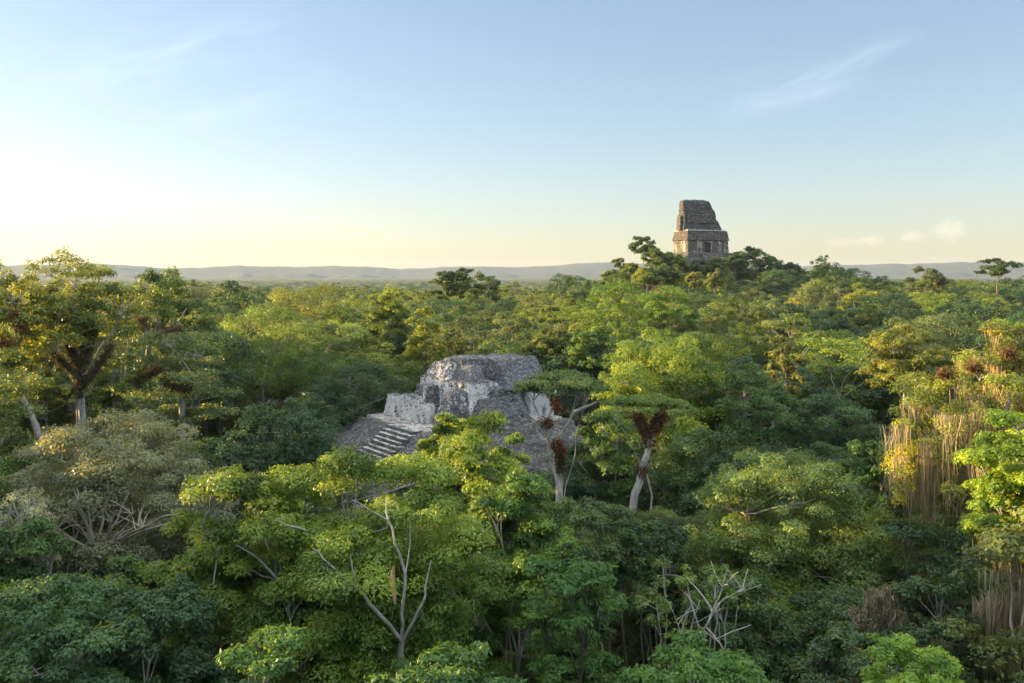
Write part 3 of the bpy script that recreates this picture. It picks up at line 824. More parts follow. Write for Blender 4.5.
make_tree('broadleaf_tree', 'smooth dark green dome tree touching the left side of the temple ruin', 357, 362, 128, 118, 9, 'round', (.030, .062, .026), 39, leaf=.26, nb=34, mcl=8, per=120, cs=.8, fork=9, tr=.35, tspread=.08)
make_tree('broadleaf_tree', 'low dark tree in front of the smooth dark dome tree, above the ruin steps', 305, 392, 108, 70, 8, 'round', (.033, .07, .028), 40, leaf=.26, nb=18, mcl=7, per=110, fork=8, tr=.25, tspread=.1)
make_tree('broadleaf_tree', 'shadowed dark tree between the grey-green dome tree and the upswept sprays', 235, 430, 70, 60, 8, 'round', (.035, .07, .03), 41, leaf=.25, nb=14, mcl=7, per=110, fork=8, tr=.2)
# --- around the temple ruin
U = make_tree('umbrella_tree', 'flat-topped tree with white trunk and rust epiphytes at the right end of the temple ruin', 563, 371, 74, 84, 3.4, 'umbrella', (.080, .125, .042), 51, leaf=.22, nb=18, mcl=8, per=120, cs=1.0, fork=13.5, tr=.13, lean=(-.2, 0), bark=(.50, .48, .44), tspread=.2)
e = U[0]; rng = U[2]
lp = [curve(rel(e, 562, 560, 72), rel(e, 556, 450, 72), rng, 7, 0, .01), curve(rel(e, 556, 452, 72), rel(e, 541, 424, 71), rng, 6, .1), curve(rel(e, 556, 452, 72), rel(e, 574, 412, 72), rng, 6, .2), curve(rel(e, 541, 424, 71), rel(e, 553, 408, 71), rng, 5, .1),
      curve(rel(e, 553, 408, 71), rel(e, 556, 390, 71), rng, 5, .1), curve(rel(e, 574, 412, 72), rel(e, 597, 402, 72), rng, 6, .2), curve(rel(e, 541, 424, 71), rel(e, 528, 414, 71), rng, 5, .1)]
limb_part('limb', e, rng, [(lp[0], np.linspace(.36, .26, 7))] + [(p, np.linspace(.17, .08, len(p))) for p in lp[1:]], (.52, .49, .45))
for (a, c_, r, n, cc) in (((553, 398, 71), (557, 409, 71), .3, 500, (.26, .10, .045)), ((543, 420, 71), (550, 424, 71), .3, 400, RUST), ((556, 441, 71.5), (562, 452, 71.5), .38, 600, (.16, .07, .04)), ((559, 452, 71.5), (561, 470, 71.5), .32, 500, BROWN)):
    fibres('epiphyte_clump', e, rng, [(curve(rel(e, *a), rel(e, *c_), rng, 5, .1), r)], n, .34, cc)
E1 = make_tree('umbrella_tree', 'thin flat-crowned tree with two rusty epiphyte-wrapped forks in front of the big yellow-green dome', 645, 393, 72, 88, 3.2, 'umbrella', (.085, .14, .035), 52, leaf=.2, nb=14, mcl=7, per=110, cs=1.0, fork=18, tr=.13, bark=(.52, .5, .46))
e = E1[0]; rng = E1[2]
lp = [curve(rel(e, 627, 520, 70), rel(e, 650, 445, 70), rng, 7, 0, .01), curve(rel(e, 650, 445, 70), rel(e, 636, 415, 70), rng, 6, .1), curve(rel(e, 650, 445, 70), rel(e, 662, 412, 70), rng, 6, .1)]
limb_part('limb', e, rng, [(lp[0], np.linspace(.34, .24, 7))] + [(p, np.linspace(.24, .12, len(p))) for p in lp[1:]], (.55, .53, .5))
for (p, r, n) in ((lp[1], .42, 1500), (lp[2][2:], .4, 1300), (lp[0][4:5].repeat(2, 0) + [[0, 0, .3], [0, 0, -.3]], .4, 400)):
    fibres('epiphyte_clump', e, rng, [(p, r)], int(n * 1.3), .32, (.16, .08, .05))
Y = make_tree('broadleaf_tree', 'big yellow-green dome tree in the middle, sunlit on its left crown', 665, 329, 96, 145, 14, 'round', (.105, .165, .028), 53, leaf=.27, nb=50, mcl=9, per=140, cs=.75, fork=9, tr=.45, tspread=.3)
make_tree('broadleaf_tree', 'mid-green dome tree adjoining the big yellow-green dome on its right', 752, 362, 92, 105, 12, 'round', (.052, .105, .034), 54, leaf=.27, nb=32, mcl=8, per=100, cs=.8, fork=8, tr=.4, tspread=.18)
make_tree('broadleaf_tree', 'shaded green tree with two pale stems under the mid-green dome', 700, 425, 84, 92, 8, 'round', (.050, .10, .034), 55, leaf=.25, nb=22, mcl=8, per=110, fork=9, tr=.22, stems=2, bark=PALE)
make_tree('broadleaf_tree', 'green rounded tree just right of the flat-topped tree by the ruin', 610, 405, 82, 80, 9, 'round', (.052, .105, .03), 56, leaf=.25, nb=20, mcl=8, per=110, fork=9, tr=.25)
D = make_tree('broadleaf_tree', 'largest olive dome tree right of centre, evenly leafed and wholly in shade', 790, 449, 60, 212, 14, 'round', (.098, .155, .050), 57, leaf=.2, nb=60, mcl=9, per=230, cs=.64, fork=7, tr=.45, tspread=.26, aspect=.45)
make_tree('broadleaf_tree', 'dark bushy tree under the left flank of the largest olive dome tree', 655, 520, 58, 80, 8, 'round', (.035, .075, .028), 58, leaf=.22, nb=18, mcl=8, per=120, fork=7, tr=.2)
Bb = make_tree('bare_tree', 'pale leaning tree of nearly leafless branches below the olive dome tree', 715, 566, 42, 66, 3.5, 'ragged', (.10, .17, .04), 59, leaf=.2, nb=5, mcl=3, per=60, cs=.9, fork=12, tr=.12, bark=(.50, .48, .43))
e = Bb[0]; rng = Bb[2]
bp = []


def branch(a, c_, d, r0, r1, lv=0):
    p = curve(rel(e, *a, d), rel(e, *c_, d - rng.uniform(-.6, .6)), rng, 7, up=.12); bp.append((p, np.linspace(r0, r1, 7)))
    if lv < 2:
        for _ in range(3):
            s = p[rng.integers(3, 7)]; q = s + np.array([rng.normal(0, .8), rng.normal(0, .5), rng.uniform(.4, 1.3)]) * (.9 if lv == 0 else .5)
            bp.append((curve(s, q, rng, 6, up=.2), np.linspace(r1, .012, 6)))


branch((682, 655), (705, 628), 41, .08, .06, 2); branch((705, 628), (714, 608), 41, .06, .045); branch((714, 608), (727, 570), 41, .04, .015); branch((714, 608), (736, 593), 41, .04, .015)
branch((705, 626), (726, 652), 41, .05, .03); branch((682, 655), (676, 620), 41, .05, .015); branch((684, 650), (700, 600), 41.5, .05, .015); branch((736, 593), (745, 588), 41, .03, .015)
limb_part('limb', e, rng, bp, (.52, .50, .45))
make_tree('bare_tree', 'slender upright grey tree with thin forked twigs left of the pale leaning tree', 668, 560, 44, 60, 4, 'feathery', (.10, .16, .045), 60, leaf=.18, nb=9, mcl=5, per=24, cs=.8, fork=12, tr=.11, bark=(.46, .45, .4), twig=.024)
make_tree('broadleaf_tree', 'bright mid-green bushy tree at the bottom edge under the pale leaning tree', 705, 645, 31, 175, 6, 'round', (.062, .13, .030), 61, leaf=.17, nb=28, mcl=9, per=170, cs=.75, fork=9, tr=.2)
make_tree('broadleaf_tree', 'dark tree at the right flank below the largest olive dome tree', 830, 585, 50, 120, 8, 'round', (.040, .082, .032), 62, leaf=.2, nb=26, mcl=8, per=130, fork=7, tr=.2)
make_tree('broadleaf_tree', 'broad dark-leaved tree under the left skirt of the largest olive dome tree', 735, 575, 48, 110, 7, 'round', (.042, .088, .033), 77, leaf=.2, nb=22, mcl=8, per=130, fork=7, tr=.2)
# --- right side
L1 = make_tree('lime_tree', 'lime-green round bushy tree at the bottom edge towards the right', 912, 645, 30, 125, 6, 'round', (.125, .215, .034), 63, leaf=.125, nb=34, mcl=9, per=260, cs=.75, fork=9, tr=.16, tspread=.2)
L2 = make_tree('lime_tree', 'brilliant lime-green sunlit boughs cut by the right edge', 1026, 410, 46, 125, 8, 'loose', (.135, .21, .028), 64, leaf=.16, nb=36, mcl=9, per=220, cs=1.0, fork=14, tr=.22, tspread=.25)
MS = make_tree('moss_draped_tree', 'tall sunlit tree draped with long golden curtains of hanging moss, near the right edge', 962, 348, 62, 165, 14, 'ragged', (.12, .155, .030), 65, leaf=.24, nb=40, mcl=8, per=75, cs=.85, fork=13, tr=.4, twigs=True, bark=(.38, .34, .28), tspread=.3)
e = MS[0]; rng = MS[2]; C = MS[1][1]
low = C[(C[:, 2] > C[:, 2].min() + 1.0)]
sel = low[rng.permutation(len(low))[:130]]
hang('hanging_moss', e, rng, sel - [0, 0, .2], rng.uniform(.5, 1.8, len(sel)), 22, .3, .018, MOSSC)
an, ln = [], []
for (px, py, L) in ((903, 470, 4), (915, 466, 5), (928, 465, 6), (940, 462, 5), (950, 468, 3.5), (962, 470, 4.5), (972, 466, 5), (984, 470, 4), (900, 430, 3), (935, 430, 3), (955, 420, 3.2), (975, 410, 3), (990, 440, 4), (1000, 420, 3)):
    for k in range(5): an.append(rel(e, px + rng.normal(0, 7), py + rng.normal(0, 12), 58.5 + rng.normal(0, 1.6))); ln.append(L * rng.uniform(.4, 1.25))
hang('hanging_moss', e, rng, an, ln, 26, .36, .014, (.44, .35, .22))
limb_part('limb', e, rng, [(curve(rel(e, 985, 480, 60), rel(e, 905, 455, 58.5), rng, 9, .2), np.linspace(.22, .08, 9)), (curve(rel(e, 990, 440, 60), rel(e, 930, 405, 59), rng, 9, .2), np.linspace(.18, .07, 9)), (curve(rel(e, 990, 500, 60), rel(e, 1010, 400, 60), rng, 9, .1), np.linspace(.3, .15, 9))], (.34, .29, .22))
q, t = leaves_at(rng, np.array([rel(e, 903 + rng.normal(0, 5), 452 + 16 * i, 58) for i in range(4)]), np.array([.75, .9, .7, .5]), np.full(4, 1.2), 420, .2, np.full(4, .8))
spr = np.array(an)[::2] + [0, 0, .1]
q2, t2 = leaves_at(rng, spr, rng.uniform(.5, 1.0, len(spr)), np.full(len(spr), .5), 110, .2, rng.uniform(.3, .8, len(spr)))
link_obj('leafy_spray', mesh_np('leafy_spray', q2, quads(len(q2) // 4), M_LEAF, t2), e, color=(.12, .155, .03))
link_obj('creeper', mesh_np('creeper', q, quads(len(q) // 4), M_LEAF, t), e, color=(.17, .19, .02))
for (px, py) in ((975, 365), (1008, 352), (945, 372)):
    fibres('epiphyte_clump', e, rng, [(curve(rel(e, px - 5, py, 60), rel(e, px + 5, py + 3, 60), rng, 5, .1), .3)], 380, .34, (.20, .12, .055))
M2 = make_tree('moss_draped_tree', 'tall tree with orange-tinted mossy crown at the right edge behind the moss curtains', 1018, 322, 72, 105, 12, 'ragged', (.12, .14, .03), 66, leaf=.26, nb=30, mcl=7, per=75, fork=13, tr=.35, tspread=.3)
e = M2[0]; rng = M2[2]; C = M2[1][1]
hang('hanging_moss', e, rng, C[rng.permutation(len(C))[:70]], rng.uniform(.6, 2.2, 70), 26, .35, .02, (.42, .27, .14))
M3 = make_tree('moss_draped_tree', 'shaded tree at the right edge hung with long grey-tan moss in the bottom corner', 1022, 535, 47, 95, 8, 'ragged', (.06, .10, .03), 67, leaf=.22, nb=22, mcl=7, per=90, fork=8, tr=.3, bark=DARKB)
e = M3[0]; rng = M3[2]
an, ln = [], []
for (px, py, L) in ((988, 600, 3.2), (995, 596, 4), (1004, 600, 3.6), (1013, 595, 4.2), (1021, 600, 3.8), (1000, 535, 2.6), (1010, 530, 3), (1020, 528, 3), (992, 540, 2.4)):
    for k in range(3): an.append(rel(e, px + rng.normal(0, 3), py + rng.normal(0, 4), 43 + rng.normal(0, .6))); ln.append(L * rng.uniform(.8, 1.5))
hang('hanging_moss', e, rng, an, ln, 34, .28, .015, (.50, .42, .30))
M4 = make_tree('mossy_snag', 'small grey-brown snag bristling with moss amid the dark trees at the lower right', 884, 582, 46, 50, 4, 'feathery', (.10, .11, .06), 68, leaf=.16, nb=10, mcl=5, per=16, fork=12, tr=.16, bark=(.28, .25, .2))
e = M4[0]; rng = M4[2]; C = M4[1][1]
hang('hanging_moss', e, rng, C[rng.permutation(len(C))[:45]], rng.uniform(.5, 1.5, 45), 26, .25, .022, (.30, .26, .19))
make_tree('broadleaf_tree', 'dark green layered tree in the shade beneath the golden moss curtains', 925, 520, 56, 120, 9, 'layered', (.034, .072, .03), 69, leaf=.24, nb=24, mcl=8, per=110, fork=7, tr=.2)
make_tree('broadleaf_tree', 'grey-green shaded tree just left of the lime-green bush at the bottom', 850, 620, 36, 90, 7, 'round', (.045, .085, .036), 70, leaf=.19, nb=20, mcl=8, per=120, fork=7, tr=.16)
make_tree('broadleaf_tree', 'dull green tree with upright sprays behind the lime-green bush', 945, 572, 44, 105, 8, 'feathery', (.046, .085, .036), 71, leaf=.2, nb=20, mcl=7, per=110, fork=7, tr=.16)
make_tree('broadleaf_tree', 'fresh green feathery tree in shade between the olive dome and the golden moss', 870, 440, 74, 70, 8, 'feathery', (.055, .115, .032), 72, leaf=.25, nb=20, mcl=7, per=100, fork=8, tr=.2)
make_tree('broadleaf_tree', 'dark tree above the olive dome tree on its right shoulder', 835, 395, 90, 95, 10, 'round', (.040, .085, .034), 73, leaf=.27, nb=24, mcl=8, per=90, fork=8, tr=.25)
# slender stems in the dark gap at the bottom
for (px, py0, d, r, bk, lb) in ((599, 640, 44, .07, (.50, .52, .52), 'straight slim white stem in the dark gap at the bottom'), (612, 600, 52, .06, (.2, .18, .16), 'thin leaning brown stem beside the white stem in the dark gap'),
                                (627, 590, 50, .13, (.07, .06, .05), 'thick dark trunk right of the white stem in the dark gap'), (642, 590, 53, .07, (.16, .13, .12), 'thin upright stem at the right side of the dark gap'), (575, 610, 41, .20, (.035, .03, .028), 'black trunk in the shadow at the left side of the dark gap')):
    make_tree('understory_tree', lb, px, py0 - 65, d, 34, 3.0, 'layered', (.04, .085, .028), 900 + px, leaf=.2, nb=8, mcl=6, per=90, fork=None, tr=r, bark=bk, twigs=False)
# --- middle distance, lit ones that stand out
for i, (lb, px, top, d, w, hc, stl, col) in enumerate((
        ('bright green lumpy tree below the hill, left of the line under the great temple', 615, 277, 190, 85, 15, 'round', (.088, .155, .025)),
        ('bright green tree adjoining the lumpy tree, right below the great temple hill', 668, 285, 180, 62, 14, 'round', (.078, .145, .025)),
        ('olive columnar crowned tree behind the right end of the temple ruin', 552, 306, 140, 62, 13, 'ragged', (.085, .12, .032)),
        ('mid-green tree between the temple ruin and the big yellow-green dome', 590, 325, 135, 58, 13, 'round', (.07, .13, .03)),
        ('brilliant yellow open tree with orange stems beyond the temple ruin', 425, 306, 150, 54, 14, 'loose', (.125, .165, .024)),
        ('thickly leafed bright olive tree on the left of the brilliant yellow open tree', 388, 285, 185, 48, 12, 'round', (.10, .15, .022)),
        ('broad green tree with small leaves directly behind the temple ruin roof', 505, 338, 142, 95, 9, 'round', (.055, .10, .032)),
        ('dark spreading skyline tree in the middle of the picture', 453, 268, 300, 46, 14, 'loose', (.045, .08, .025)),
        ('small dark skyline tree right of the spreading skyline tree in the middle', 483, 271, 310, 40, 12, 'round', (.04, .075, .03)),
        ('wide umbrella-shaped tree alone on the right skyline', 998, 258, 300, 40, 7, 'loose', (.05, .085, .03)),
        ('dark rounded tree at the foot of the temple hill on the right skyline', 828, 262, 290, 44, 14, 'round', (.035, .07, .028)),
        ('pale open-crowned tree on the right skyline halfway to the umbrella-shaped tree', 930, 266, 330, 44, 12, 'loose', (.065, .09, .04)),
        ('dark rounded tree standing alone against the sky left of the great temple', 643, 236, 440, 26, 9, 'round', (.04, .075, .025)),
        ('rounded tree against the sky at the right shoulder of the great temple', 752, 246, 438, 38, 10, 'round', (.045, .085, .03)),
        ('pale palm-like tuft tree in front of the great temple hill', 715, 268, 330, 22, 8, 'feathery', (.12, .15, .05)),
        ('second pale tuft tree in front of the great temple hill, beside the first', 694, 272, 335, 16, 8, 'feathery', (.12, .15, .05)),
        ('spindly grey tree at the left foot of the great temple hill', 620, 258, 420, 18, 13, 'ragged', (.09, .11, .06)),
        ('yellow-lit tree with pinkish stems in the right middle distance', 790, 298, 210, 46, 12, 'ragged', (.12, .145, .03)),
        ('sunlit moss-grown tree above the dark tree on the olive dome\'s shoulder', 785, 335, 120, 40, 10, 'feathery', (.13, .145, .04)),
        ('knobbly bright yellow-green tree in the right middle distance', 858, 283, 215, 40, 13, 'ragged', (.12, .155, .022)),
        ('spreading sunlit tree with pale moss strands above the golden moss curtains', 905, 325, 105, 100, 9, 'ragged', (.115, .14, .03)),
        ('dense dark tree with flat crown on the left skyline beside the tall trees', 228, 283, 260, 40, 14, 'round', (.045, .08, .025)),
        ('tall broad green tree shading the temple ruin from behind the smooth dark dome', 262, 302, 135, 122, 15, 'round', (.075, .13, .03)),
        ('large olive tree in the left middle distance with many pale stems', 300, 283, 200, 105, 15, 'round', (.085, .12, .032)),
        ('wide layered grey-green tree beyond the dark blue-green sprays', 325, 318, 150, 95, 10, 'layered', (.085, .135, .04)))):
    make_tree('forest_tree', lb, px, top, d, w, hc, stl, col, 300 + i, leaf=.30 * max(1, d / 180), nb=26 if w > 45 else 14, mcl=8, per=95 if w > 45 else 70, twigs=w > 45, cs=.76 if w > 45 else .9, tr=.3, tspread=.28, bark=PALE if stl in ('ragged', 'layered') else GREY)

for i, (lb, px, top, d, w) in enumerate((
        ('olive tree hiding the left foot of the great temple', 664, 252, 425, 24), ('yellow-green tree just below the lit left corner of the great temple', 680, 254, 420, 20),
        ('dark tree under the doorway of the great temple', 700, 259, 415, 22), ('green tree right below the front wall of the great temple', 716, 257, 418, 22),
        ('dark green tree at the right foot of the great temple', 735, 254, 424, 24), ('dark bushy tree right of the rounded one at the great temple\'s shoulder', 770, 254, 430, 26),
        ('outermost skyline tree on the right slope of the great temple hill', 790, 262, 425, 26), ('round olive tree on the left slope of the great temple hill', 655, 248, 422, 24), ('low dark green tree over the stones left of the great temple', 668, 263, 400, 28), ('low yellow-green tree at the left base of the great temple hill', 648, 266, 395, 30),
        ('sunny low tree halfway down the left slope of the great temple hill', 632, 262, 415, 24), ('bushy tree at the left end of the great temple hill', 612, 270, 410, 26))):
    make_tree('forest_tree', lb, px, top, d, w, 9, 'round', ((.07, .11, .028), (.09, .13, .026), (.04, .08, .028))[(0, 1, 2, 0, 2, 2, 2, 0, 2, 1, 1, 0)[i]], 500 + i, leaf=.62, nb=16, mcl=7, per=80, cs=1.15, twigs=False, tr=.3, tspread=.28, bark=GREY)

# an added tree, unseen from the camera, placed to shade the grey-green dome
make_tree('tall_tree', 'added tall tree out of view at left, to shade the grey-green dome tree', -190, 285, 66, 150, 16, 'round', (.06, .11, .03), 560, leaf=.4, nb=20, mcl=7, per=50, twigs=False)


# ------------------------------------------------------------------ the rest of the forest
# prototype crowns for the wood, 24 m high, radius 6 m
PROTO = []
for i, (stl, nb, mcl, per, lf, hc, rr_) in enumerate((('round', 26, 7, 66, .34, 13, 6.2), ('round', 34, 7, 56, .32, 14, 6.8), ('ragged', 30, 7, 60, .34, 14, 6.2), ('layered', 28, 7, 66, .34, 12, 6.6), ('feathery', 24, 7, 64, .34, 13, 5.4),
                                             ('round', 30, 7, 60, .32, 12, 7.4), ('ragged', 24, 8, 64, .34, 13, 5.4), ('umbrella', 22, 7, 70, .32, 7, 6.6), ('loose', 30, 7, 62, .34, 14, 6.4), ('round', 22, 7, 62, .32, 14, 5.2),
                                             ('round', 40, 8, 150, .20, 13, 6.6), ('loose', 34, 8, 150, .20, 13, 6.2), ('feathery', 26, 8, 150, .20, 12, 5.4), ('layered', 28, 8, 150, .20, 11, 6.4))):
    rng = np.random.default_rng(700 + i)
    B, C, own, rd, fl = crown_layout(rng, rr_, hc, stl, nb, mcl, .80 if stl == 'round' else .88)
    dz = 24 - (C[:, 2] + rd * fl * .95).max(); B = B + [0, 0, dz]; C = C + [0, 0, dz]
    me, _ = crown_mesh('crown', rng, rr_, hc, stl, nb, mcl, int(per * 1.15), lf, tspread=.26, lay=(B, C, own, rd, fl))
    v, f = tubes(trunk_paths(rng, (B, C, own), 24 - hc * .85, .34, (0, 0), .05, i in (2, 4, 6), .4, 1), 5)
    tm = mesh_np('trunk', v, f, M_BARK, smooth=True)
    mm, _ = crown_mesh('mass_crown', rng, rr_, hc, stl, nb, mcl, max(12, per // 5), lf * (2.0 if i < 10 else 3.4), material=M_MASS, tspread=.26, lay=(B, C, own, rd, fl))
    # fine-leaved ones (the last four) serve the nearest ground
    PROTO.append((stl, me, tm, rr_, hc, mm))

# candidate places: jittered grid over everything the camera could see and the strip beside it that throws shade
rs = random.Random(5)
cand = []
Ymax = 820


def clear(x, y):
    # temple footprint, clearing by the ruin, and the open ground in the gap
    s = Vector((x + 17.5, y - 122, 0)); a = s.dot(ex); c_ = s.dot(ey)
    if -19 < a < 31 and -13 < c_ < 31: return True
    if (x - T4[0]) ** 2 + (y - T4[1]) ** 2 < 22 ** 2: return True
    if 2 < x < 9 and 26 < y < 62: return True
    return False


yy = 14.0
row = 0
while yy < Ymax:
    stp = 8.2 if yy < 110 else 11.6 if yy < 330 else 12.4
    xm = .60 * yy + 18
    xx = -xm - (120 if yy < 260 else 40)
    while xx < xm:
        x = xx + rs.uniform(-.36, .36) * stp + (stp / 2 if row % 2 else 0); y = yy + rs.uniform(-.36, .36) * stp
        xx += stp
        if clear(x, y): continue
        if math.hypot(x, y) < 20: continue
        near = False
        for (hx, hy, hg, hH, hR, hhc, he) in HERO:
            if (x - hx) ** 2 + (y - hy) ** 2 < (hR * .72) ** 2 + 4: near = True; break
        if near: continue
        nz = mnoise.noise(Vector((x * .03, y * .03, 9)))
        H = 21.2 + 3.2 * nz + rs.gauss(0, 2.8)
        if rs.random() < .09: H += 4.5
        if y < 120: H = min(H, 33 - y * .155 - rs.uniform(0, 2) if -.6 * y < x < .6 * y else H)     # low near trees: the open view over them
        if abs(x) < .62 * y and y < 118: H = max(5.0, min(H, 33 - y * (.43 if y < 45 else .34 if y < 58 else .25 if y < 80 else .175) - abs(rs.gauss(0, .8))))
        if x < -.6 * y - 3 and y < 200: H += 3
        pxx = 512 + F * x / y
        if 312 < pxx < 560 and y < 118: H = min(H, 33 - .212 * y)
        if -85 < x < -44 and 126 < y < 158: H = max(H, 27)  # trees raised here to keep the sun off the ruin
        if H < 3: continue
        if (x - T4[0]) ** 2 + (y - T4[1]) ** 2 < 60 ** 2: H *= .8
        if (x - T4[0]) ** 2 + (y - T4[1]) ** 2 < 34 ** 2: H *= .78
        cand.append((x, y, terrain(x, y) - .3, H, rs.randrange(10, 14) if y < 88 else rs.choice((0, 0, 0, 1, 1, 1, 2, 3, 4, 5, 5, 5, 6, 8, 8, 9, 9, 0, 1, 9)), rs.uniform(.85, 1.3) if y < 110 else rs.uniform(.9, 1.4), rs.uniform(0, 6.28), rs.random()))
    yy += stp * .9
    row += 1

# which of them show: paint crowns nearest first into a coarse grid
GW, GH = 256, 171
grid = np.zeros((GH, GW), bool)
items = [(math.hypot(c[0], c[1]), 'c', i, c[0], c[1], c[2], c[3], PROTO[c[4]][3] * c[5] * (c[3] / 24) ** .35, PROTO[c[4]][4] * c[3] / 24) for i, c in enumerate(cand)]
items += [(math.hypot(h[0], h[1]), 'h', 0, h[0], h[1], h[2], h[3], h[4], h[5]) for h in HERO]
for (u, v_, z0, z1) in ((0, 7, 14, 19), (11, 7, 14, 21.5), (-9, 5, 8, 11), (6, 14, 12, 18)):
    p = Vector((-17.5, 122, 0)) + ex * u + ey * v_; items.append((p.length, 'r', 0, p.x, p.y, 0, z1, 7, z1 - 8))
items.sort()
seen = {}
for (dist, k_, i, x, y, g0, H, R, hc) in items:
    if y < 6: continue
    px = (512 + F * x / y) / 4; top = (HOR + F * (CAMZ - g0 - H) / y) / 4; bot = (HOR + F * (CAMZ - g0 - H + hc) / y) / 4; rw = F * R / y / 4
    x0, x1, y0, y1 = int(max(0, px - rw)), int(min(GW, px + rw + 1)), int(max(0, top)), int(min(GH, bot + 1))
    if x1 <= x0 or y1 <= y0: continue
    YY, XX = np.mgrid[y0:y1, x0:x1]
    msk = ((XX + .5 - px) / max(rw, .5)) ** 2 + ((YY + .5 - (top + bot) / 2) / max((bot - top) / 2, .5)) ** 2 <= .92
    new = msk & ~grid[y0:y1, x0:x1]
    if k_ == 'c': seen[i] = int(new.sum())
    grid[y0:y1, x0:x1] |= msk

order = sorted((i for i in seen if seen[i] >= 1), key=lambda i: -seen[i])
NTHING = 298 - len(HERO)
chosen = order[:NTHING]
cs_ = set(chosen)

PAL = [((.052, .100, .028), 'mid-green'), ((.030, .060, .024), 'dark green'), ((.098, .150, .026), 'yellow-green'), ((.072, .105, .030), 'olive'), ((.034, .078, .040), 'blue-green'), ((.125, .165, .024), 'yellowish'), ((.078, .110, .048), 'grey-green')]
SHAPE = {'round': 'dome-crowned', 'ragged': 'ragged', 'layered': 'layered', 'feathery': 'feathery', 'umbrella': 'flat-topped', 'loose': 'loose-crowned'}
auto = []
for i in chosen:
    x, y, g0, H, pi, s, rot, rnd = cand[i]
    stl = PROTO[pi][0]
    # colour drifts in patches so that neighbours of a kind stand together
    pn = mnoise.noise(Vector((x * .02, y * .02, 31))) * .5 + .5
    ci = [1, 0, 3, 4, 2, 6, 5][min(6, int(7 * max(0, min(.999, pn * .5 + rnd * .5 + (.07 if y > 120 else -.12)))))]
    auto.append(dict(x=x, y=y, g=g0, H=H, p=pi, s=s, rot=rot, c=ci, px=512 + F * x / y, py=HOR + F * (CAMZ - g0 - H) / y))


def zone(t):
    px, y = t['px'], t['y']
    side = 0 if px < 215 else 1 if px < 400 else 2 if px < 560 else 3 if px < 740 else 4 if px < 880 else 5
    band = 0 if y < 75 else 1 if y < 125 else 2 if y < 190 else 3 if y < 300 else 4
    names = {0: ['under the tall trees at left', 'left of the ruin', 'near the temple ruin', 'under the big yellow-green dome', 'round the olive dome', 'under the golden moss'],
             1: ['amid the tall left trees', 'left of the ruin steps', 'close to the temple ruin', 'round the big yellow-green dome', 'above the olive dome', 'behind the golden moss'],
             2: ['beyond the tall left trees', 'beyond the dark dome by the ruin', 'beyond the ruin', 'beyond the yellow-green dome', 'in the right-centre wood', 'in the right-hand wood'],
             3: ['far beyond the tall left trees', 'in the far wood left of the ruin', 'in the far wood behind the ruin', 'below the great temple hill', 'right of the great temple hill', 'in the far right wood'],
             4: ['on the left skyline', 'on the skyline left of the ruin', 'on the skyline above the ruin', 'on the great temple hill', 'on the skyline beside the great temple', 'on the far right skyline']}
    return names[band][side]


groups = {}
for t in auto:
    t['key'] = (PAL[t['c']][1], SHAPE[PROTO[t['p']][0]], zone(t)); groups.setdefault(t['key'], []).append(t)
ORD = ['leftmost', 'second', 'third', 'fourth', 'fifth', 'sixth', 'seventh', 'eighth', 'ninth', 'tenth', 'eleventh', 'twelfth']
for key, ts in groups.items():
    ts.sort(key=lambda t: t['px'])
    for k, t in enumerate(ts):
        if len(ts) == 1: t['label'] = f'{key[0]} {key[1]} tree {key[2]}'
        elif k == 0: t['label'] = f'{key[0]} {key[1]} tree {key[2]}, leftmost of its colour'
        elif k == len(ts) - 1: t['label'] = f'{key[0]} {key[1]} tree {key[2]}, rightmost of its colour'
        else: t['label'] = f'{key[0]} {key[1]} tree {key[2]}, {ORD[min(k, 11)]} of these from left'

protos_used = {}
for t in auto:
    stl, me, tm, rr_, hc, mm = PROTO[t['p']]
    k = t['H'] / 24
    rsx = t['s'] * k ** .35
    lat = bpy.data.objects.new('forest_tree', None); COL.objects.link(lat)
    lat.location = (t['x'], t['y'], t['g']); lat.rotation_euler = (0, 0, t['rot']); lat.scale = (rsx, rsx, k)
    tag(lat, t['label'], 'tree', 'forest trees')
    col = np.array(PAL[t['c']][0]) * (0.85 + .35 * ((t['x'] * 7.3 + t['y'] * 3.1) % 1))
    if t['p'] not in protos_used:
        c = link_obj('crown', me, lat, color=tuple(col)); k_ = link_obj('trunk', tm, lat, color=GREY); protos_used[t['p']] = (c, k_)
    else:
        c0, k0 = protos_used[t['p']]
        for src in (c0, k0):
            o = src.copy(); COL.objects.link(o); o.parent = lat
            if src is c0: o.color = (*[float(v) for v in col], 1)

# everything else of the wood: one mass, instanced crowns
src = bpy.data.collections.new('wood_crowns')      # coarse ones first, then the same crowns finely leaved
for j in (0, 1):
    for i, pr in enumerate(PROTO):
        o = bpy.data.objects.new('mass_crown_%02d' % (i + 20 * j), pr[5] if j == 0 else pr[1]); src.objects.link(o)
        if j: o.material_slots[0].link = 'OBJECT'; o.material_slots[0].material = M_MASS
NP = len(PROTO)
M_UNDER = M_MASS


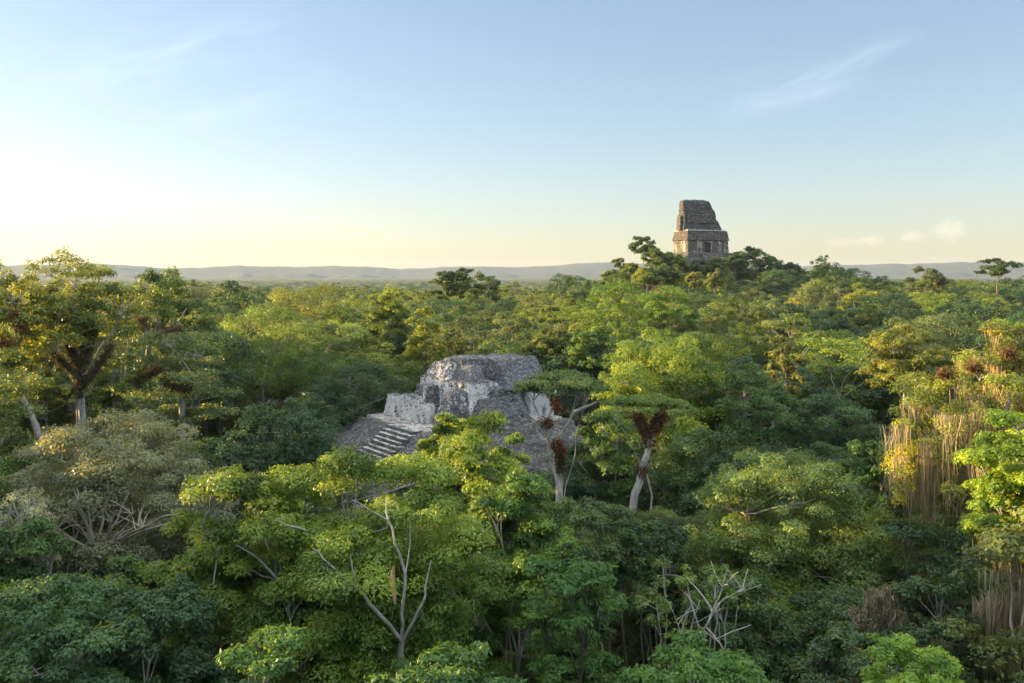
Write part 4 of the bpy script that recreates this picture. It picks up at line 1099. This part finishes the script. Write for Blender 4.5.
def scatter(name, pts, label, cat):
    me = bpy.data.meshes.new(name)
    P = np.array([(p[0], p[1], p[2]) for p in pts], dtype=np.float32)
    me.vertices.add(len(P)); me.vertices.foreach_set('co', P.ravel())
    sc = me.attributes.new('sc', 'FLOAT_VECTOR', 'POINT'); sc.data.foreach_set('vector', np.array([p[3] for p in pts], dtype=np.float32).ravel())
    rt = me.attributes.new('rt', 'FLOAT_VECTOR', 'POINT'); rt.data.foreach_set('vector', np.array([(0, 0, p[4]) for p in pts], dtype=np.float32).ravel())
    ix = me.attributes.new('ix', 'INT', 'POINT'); ix.data.foreach_set('value', np.array([p[5] for p in pts], dtype=np.int32))
    me.materials.append(M_MASS)
    o = link_obj(name, me)
    tag(o, label, cat, kind='stuff')
    ng = bpy.data.node_groups.new(name, 'GeometryNodeTree')
    ng.interface.new_socket('Geometry', in_out='INPUT', socket_type='NodeSocketGeometry'); ng.interface.new_socket('Geometry', in_out='OUTPUT', socket_type='NodeSocketGeometry')
    N, L = ng.nodes, ng.links
    gi, go = N.new('NodeGroupInput'), N.new('NodeGroupOutput')
    ci = N.new('GeometryNodeCollectionInfo'); ci.inputs['Collection'].default_value = src; ci.inputs['Separate Children'].default_value = True; ci.inputs['Reset Children'].default_value = True
    ip = N.new('GeometryNodeInstanceOnPoints'); ip.inputs['Pick Instance'].default_value = True
    def att(nm, ty):
        a = N.new('GeometryNodeInputNamedAttribute'); a.data_type = ty; a.inputs['Name'].default_value = nm; return a.outputs['Attribute']
    e2r = N.new('FunctionNodeEulerToRotation'); L.new(att('rt', 'FLOAT_VECTOR'), e2r.inputs[0])
    L.new(gi.outputs[0], ip.inputs['Points']); L.new(ci.outputs[0], ip.inputs['Instance']); L.new(att('ix', 'INT'), ip.inputs['Instance Index'])
    L.new(e2r.outputs[0], ip.inputs['Rotation']); L.new(att('sc', 'FLOAT_VECTOR'), ip.inputs['Scale']); L.new(ip.outputs[0], go.inputs[0])
    o.modifiers.new('wood', 'NODES').node_group = ng
    return o


pts = []
for i, c in enumerate(cand):
    if i in cs_: continue
    x, y, g0, H, pi, s, rot, rnd = c
    k = H / 24; r = s * k ** .35
    pts.append((x, y, g0, (r, r, k), rot, pi + (NP if y < 170 else 0)))
scatter('forest_canopy', pts, 'the rest of the jungle, crowns merging into one mass behind the nearer trees', 'forest')
# shrubs and saplings under the trees
up = []
yy = 14.0
while yy < 175:
    xm = .62 * yy + 12; xx = -xm
    while xx < xm:
        x = xx + rs.uniform(-1.6, 1.6); y = yy + rs.uniform(-1.6, 1.6); xx += 4.2
        if clear(x, y): continue
        H = rs.uniform(3, 8.5) if y > 30 else rs.uniform(2, 5)
        up.append((x, y, -.5, (.42, .42, H / 24 * 1.15), rs.uniform(0, 6.28), NP + rs.randrange(10)))
    yy += 4.2
scatter('undergrowth', up, 'saplings and shrubs filling the shade under the trees', 'undergrowth')
